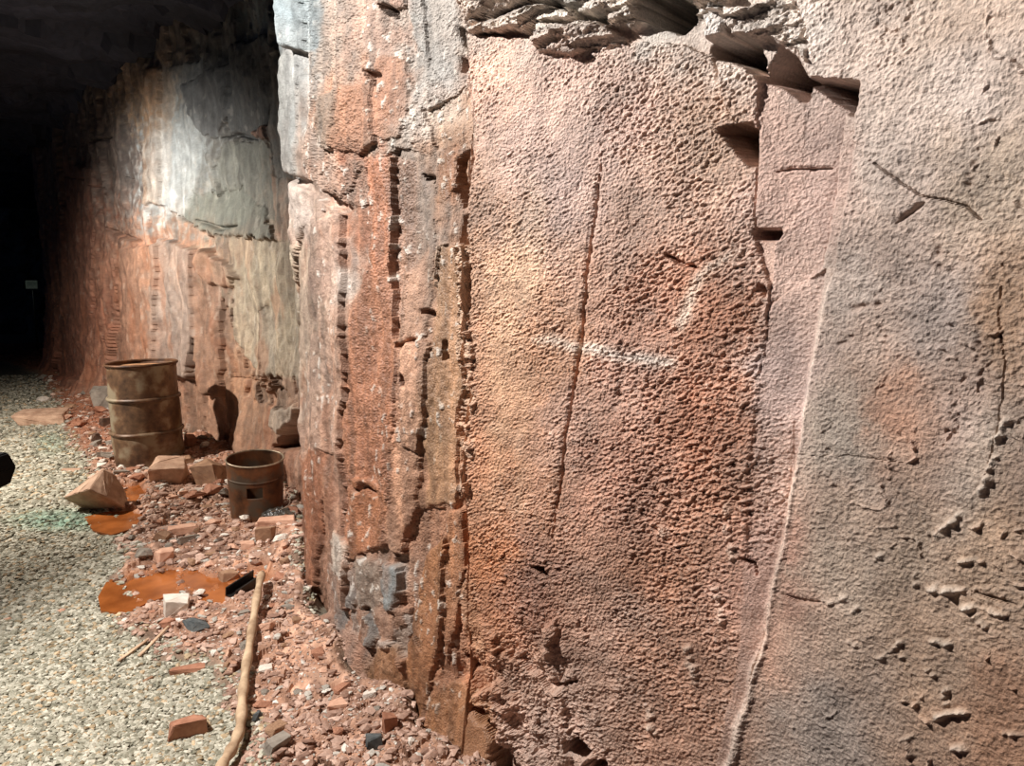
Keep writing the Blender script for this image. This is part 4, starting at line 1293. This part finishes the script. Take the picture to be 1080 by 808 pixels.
def tube(name, pts, rad, mat, parent=None, seg=12, flat=1.0, caps=True, closed=False):
    bm = bmesh.new()
    P = [Vector(p) for p in pts]
    rings = []
    for i, p in enumerate(P):
        t = (P[min(i + 1, len(P) - 1)] - P[max(i - 1, 0)]).normalized()
        side = t.cross(Vector((0, 0, 1)))
        if side.length < 1e-4:
            side = Vector((1, 0, 0))
        side.normalize(); up = side.cross(t).normalized()
        r = rad[i] if isinstance(rad, (list, tuple)) else rad
        rings.append([bm.verts.new(p + side * (r * math.cos(2 * math.pi * k / seg)) + up * (r * flat * math.sin(2 * math.pi * k / seg))) for k in range(seg)])
    for a, b_ in zip(rings[:-1], rings[1:]):
        for k in range(seg):
            j = (k + 1) % seg
            bm.faces.new((a[k], a[j], b_[j], b_[k]))
    if caps:
        bm.faces.new(rings[0]); bm.faces.new(rings[-1][::-1])
    return bm_obj(name, bm, mat, parent, True)


def spline(pts, n):
    out = []
    P = [pts[0]] + list(pts) + [pts[-1]]
    for i in range(1, len(P) - 2):
        for k in range(n):
            t = k / n
            p0, p1, p2, p3 = [np.array(P[i + q]) for q in (-1, 0, 1, 2)]
            out.append(tuple(0.5 * (2 * p1 + (p2 - p0) * t + (2 * p0 - 5 * p1 + 4 * p2 - p3) * t * t + (3 * p1 - p0 - 3 * p2 + p3) * t ** 3)))
    out.append(tuple(pts[-1]))
    return out


wire_m = stone_material('rusted_wire', (120, 100, 84), (176, 156, 136), 20, 0.5, 0.001, 0.5, 0.4)
cz0 = hz(cx0, cy0)
wp = [(cx0 - 0.03, cy0 - 0.05, cz0 + 0.05), (cx0 + 0.03, cy0 - 0.02, cz0 + 0.06), (cx0 + 0.075, cy0 + 0.0, cz0 + 0.09), (cx0 + 0.07, cy0 + 0.02, cz0 + 0.14), (cx0 + 0.045, cy0 + 0.03, cz0 + 0.165)]
o = tube('wire_loop', [(p[0] - cx0, p[1] - cy0, p[2] - cz0) for p in spline(wp, 8)], 0.003, wire_m, seg=8)
o.location = (cx0, cy0, cz0)
tag(o, 'thin curved wire standing up from the dark crumpled sheet', 'wire')

# ================================================================== POLE, CHANNEL, STICKS
POLE_M = stone_material('pale_pole', (150, 122, 96), (208, 180, 148), 10, 0.75, 0.002)
pp = []
for (px, py, lift) in [(277, 628, 0.055), (272, 650, 0.05), (266, 678, 0.045), (260, 712, 0.045), (256, 742, 0.045), (254, 772, 0.045), (247, 792, 0.04), (236, 812, 0.035), (224, 836, 0.03)]:
    x, y = ground(px, py, 0.05)
    pp.append((x, y, max(hz(x, y), 0.02) + lift * 0.55 + 0.03))
o0 = pp[4]
pp_l = [(p[0] - o0[0], p[1] - o0[1], p[2] - o0[2]) for p in spline(pp, 8)]
o = tube('bent_pole', pp_l, [0.0185 + 0.003 * math.sin(i * 0.9) for i in range(len(pp_l))], POLE_M, seg=8)
o.location = o0
tag(o, 'long pale bent pole lying on the rubble beside the gravel', 'pole')

BLACK_M = stone_material('black_steel', (26, 24, 22), (48, 42, 38), 12, 0.5, 0.001, 0.5, 0.3)
# short black angle channel, open towards the viewer
x0, y0 = ground(243, 628, 0.05); x1, y1 = ground(272, 613, 0.05)
L = math.hypot(x1 - x0, y1 - y0)
bm = bmesh.new()
pr = [(-0.035, 0.0), (-0.035, 0.055), (-0.028, 0.055), (-0.028, 0.007), (0.028, 0.007), (0.028, 0.05), (0.035, 0.05), (0.035, 0.0)]
ends = [[bm.verts.new((xx, p[0], p[1])) for p in pr] for xx in (0, L)]
for k in range(8):
    j = (k + 1) % 8
    bm.faces.new((ends[0][k], ends[0][j], ends[1][j], ends[1][k]))
bm.faces.new(ends[0]); bm.faces.new(ends[1][::-1])
o = bm_obj('steel_channel', bm, BLACK_M)
o.location = (x0, y0, hz(x0, y0) + 0.02); o.rotation_euler = (math.radians(12), math.radians(-6), math.atan2(y1 - y0, x1 - x0))
tag(o, 'short black metal channel lying above the top end of the pale pole', 'metal scrap')

WOOD_M = stone_material('bleached_stick', (176, 140, 112), (216, 186, 156), 20, 0.8, 0.001)
for (a, b_, lab) in [((124, 690), (156, 672), 'shorter thin pale stick at the gravel edge below the big puddle'), ((146, 686), (178, 664), 'longer thin pale stick pointing at the long dark slate')]:
    xa, ya = ground(*a, 0.04); xb, yb = ground(*b_, 0.04)
    za, zb = hz(xa, ya) + 0.012, hz(xb, yb) + 0.02
    zm = max((za + zb) / 2, hz((xa + xb) / 2, (ya + yb) / 2) + 0.012)
    o = tube('stick', [(0, 0, 0), ((xb - xa) / 2, (yb - ya) / 2, zm - za), (xb - xa, yb - ya, zb - za)], 0.008, WOOD_M, seg=8, flat=0.6)
    o.location = (xa, ya, za)
    tag(o, lab, 'stick', 'thin sticks on the verge')

# ================================================================== SIGN, RAILING
sx, sy = -11.2, 17.4
sgn = empty('notice_board', (sx, sy, 0))
sgn.rotation_euler = (0, 0, 0.15)
tag(sgn, 'small pale notice on a thin post in the dark far passage', 'sign')
PALE_M = stone_material('pale_board', (150, 156, 140), (176, 180, 164), 30, 0.6, 0.0005)
INK_M = stone_material('faded_ink', (96, 104, 96), (116, 122, 112), 30, 0.6, 0.0005)


def box(bm, x0, x1, y0, y1, z0, z1):
    vs_ = [bm.verts.new((x, y, z)) for x in (x0, x1) for y in (y0, y1) for z in (z0, z1)]
    for f in ((0, 1, 3, 2), (4, 6, 7, 5), (0, 4, 5, 1), (2, 3, 7, 6), (0, 2, 6, 4), (1, 5, 7, 3)):
        bm.faces.new([vs_[i] for i in f])


bm = bmesh.new(); box(bm, -0.13, 0.13, -0.012, 0.012, 1.50, 1.69); bmesh.ops.bevel(bm, geom=bm.edges[:], offset=0.004, segments=1, affect='EDGES')
bd = bm_obj('board', bm, PALE_M, sgn)
bm = bmesh.new()
for z in (1.65, 1.625, 1.60, 1.575):
    box(bm, -0.10, 0.10 - 0.05 * ((z * 1000) % 3 == 0), -0.0155, -0.0125, z, z + 0.010)
bm_obj('faint_rows', bm, INK_M, bd)
tube('post', [(0, 0.03, 0), (0, 0.03, 0.8), (0, 0.03, 1.68)], 0.018, BLACK_M, sgn, seg=10)
bm = bmesh.new(); box(bm, -0.15, 0.15, -0.10, 0.16, 0.0, 0.02); bm_obj('base_plate', bm, BLACK_M, sgn)

# black rail end that just enters the picture at the left
ra = ray(8, 497)
t = 1.0 / ra[1]
rx, ry, rz0 = ra[0] * t, ra[1] * t, CAMZ + ra[2] * t
rail = empty('railing', (rx, ry, 0))
tag(rail, 'black railing end poking in at the left picture edge above the gravel', 'railing')
prof_pts = []
bm = bmesh.new()
outl = [(0.0, 0.002), (-0.010, 0.0225), (-0.14, 0.024), (-0.14, -0.024), (-0.011, -0.0235)]
fr = [bm.verts.new((p[0], -0.02, p[1])) for p in outl]; bk = [bm.verts.new((p[0], 0.02, p[1])) for p in outl]
bm.faces.new(fr); bm.faces.new(bk[::-1])
for k in range(5):
    j = (k + 1) % 5
    bm.faces.new((fr[k], fr[j], bk[j], bk[k]))
bmesh.ops.bevel(bm, geom=bm.edges[:], offset=0.002, segments=2, affect='EDGES')
MATTE = stone_material('matte_black', (8, 8, 9), (16, 16, 17), 20, 0.9, 0.0005, 0.1)
ro = bm_obj('rail', bm, MATTE, rail); ro.location = (0, 0, rz0)
tube('post', [(-0.10, 0, 0.0), (-0.10, 0, rz0 / 2), (-0.10, 0, rz0 - 0.02)], 0.02, MATTE, rail)
bm = bmesh.new(); box(bm, -0.17, -0.03, -0.07, 0.07, 0.0, 0.015); bm_obj('base_plate', bm, MATTE, rail)
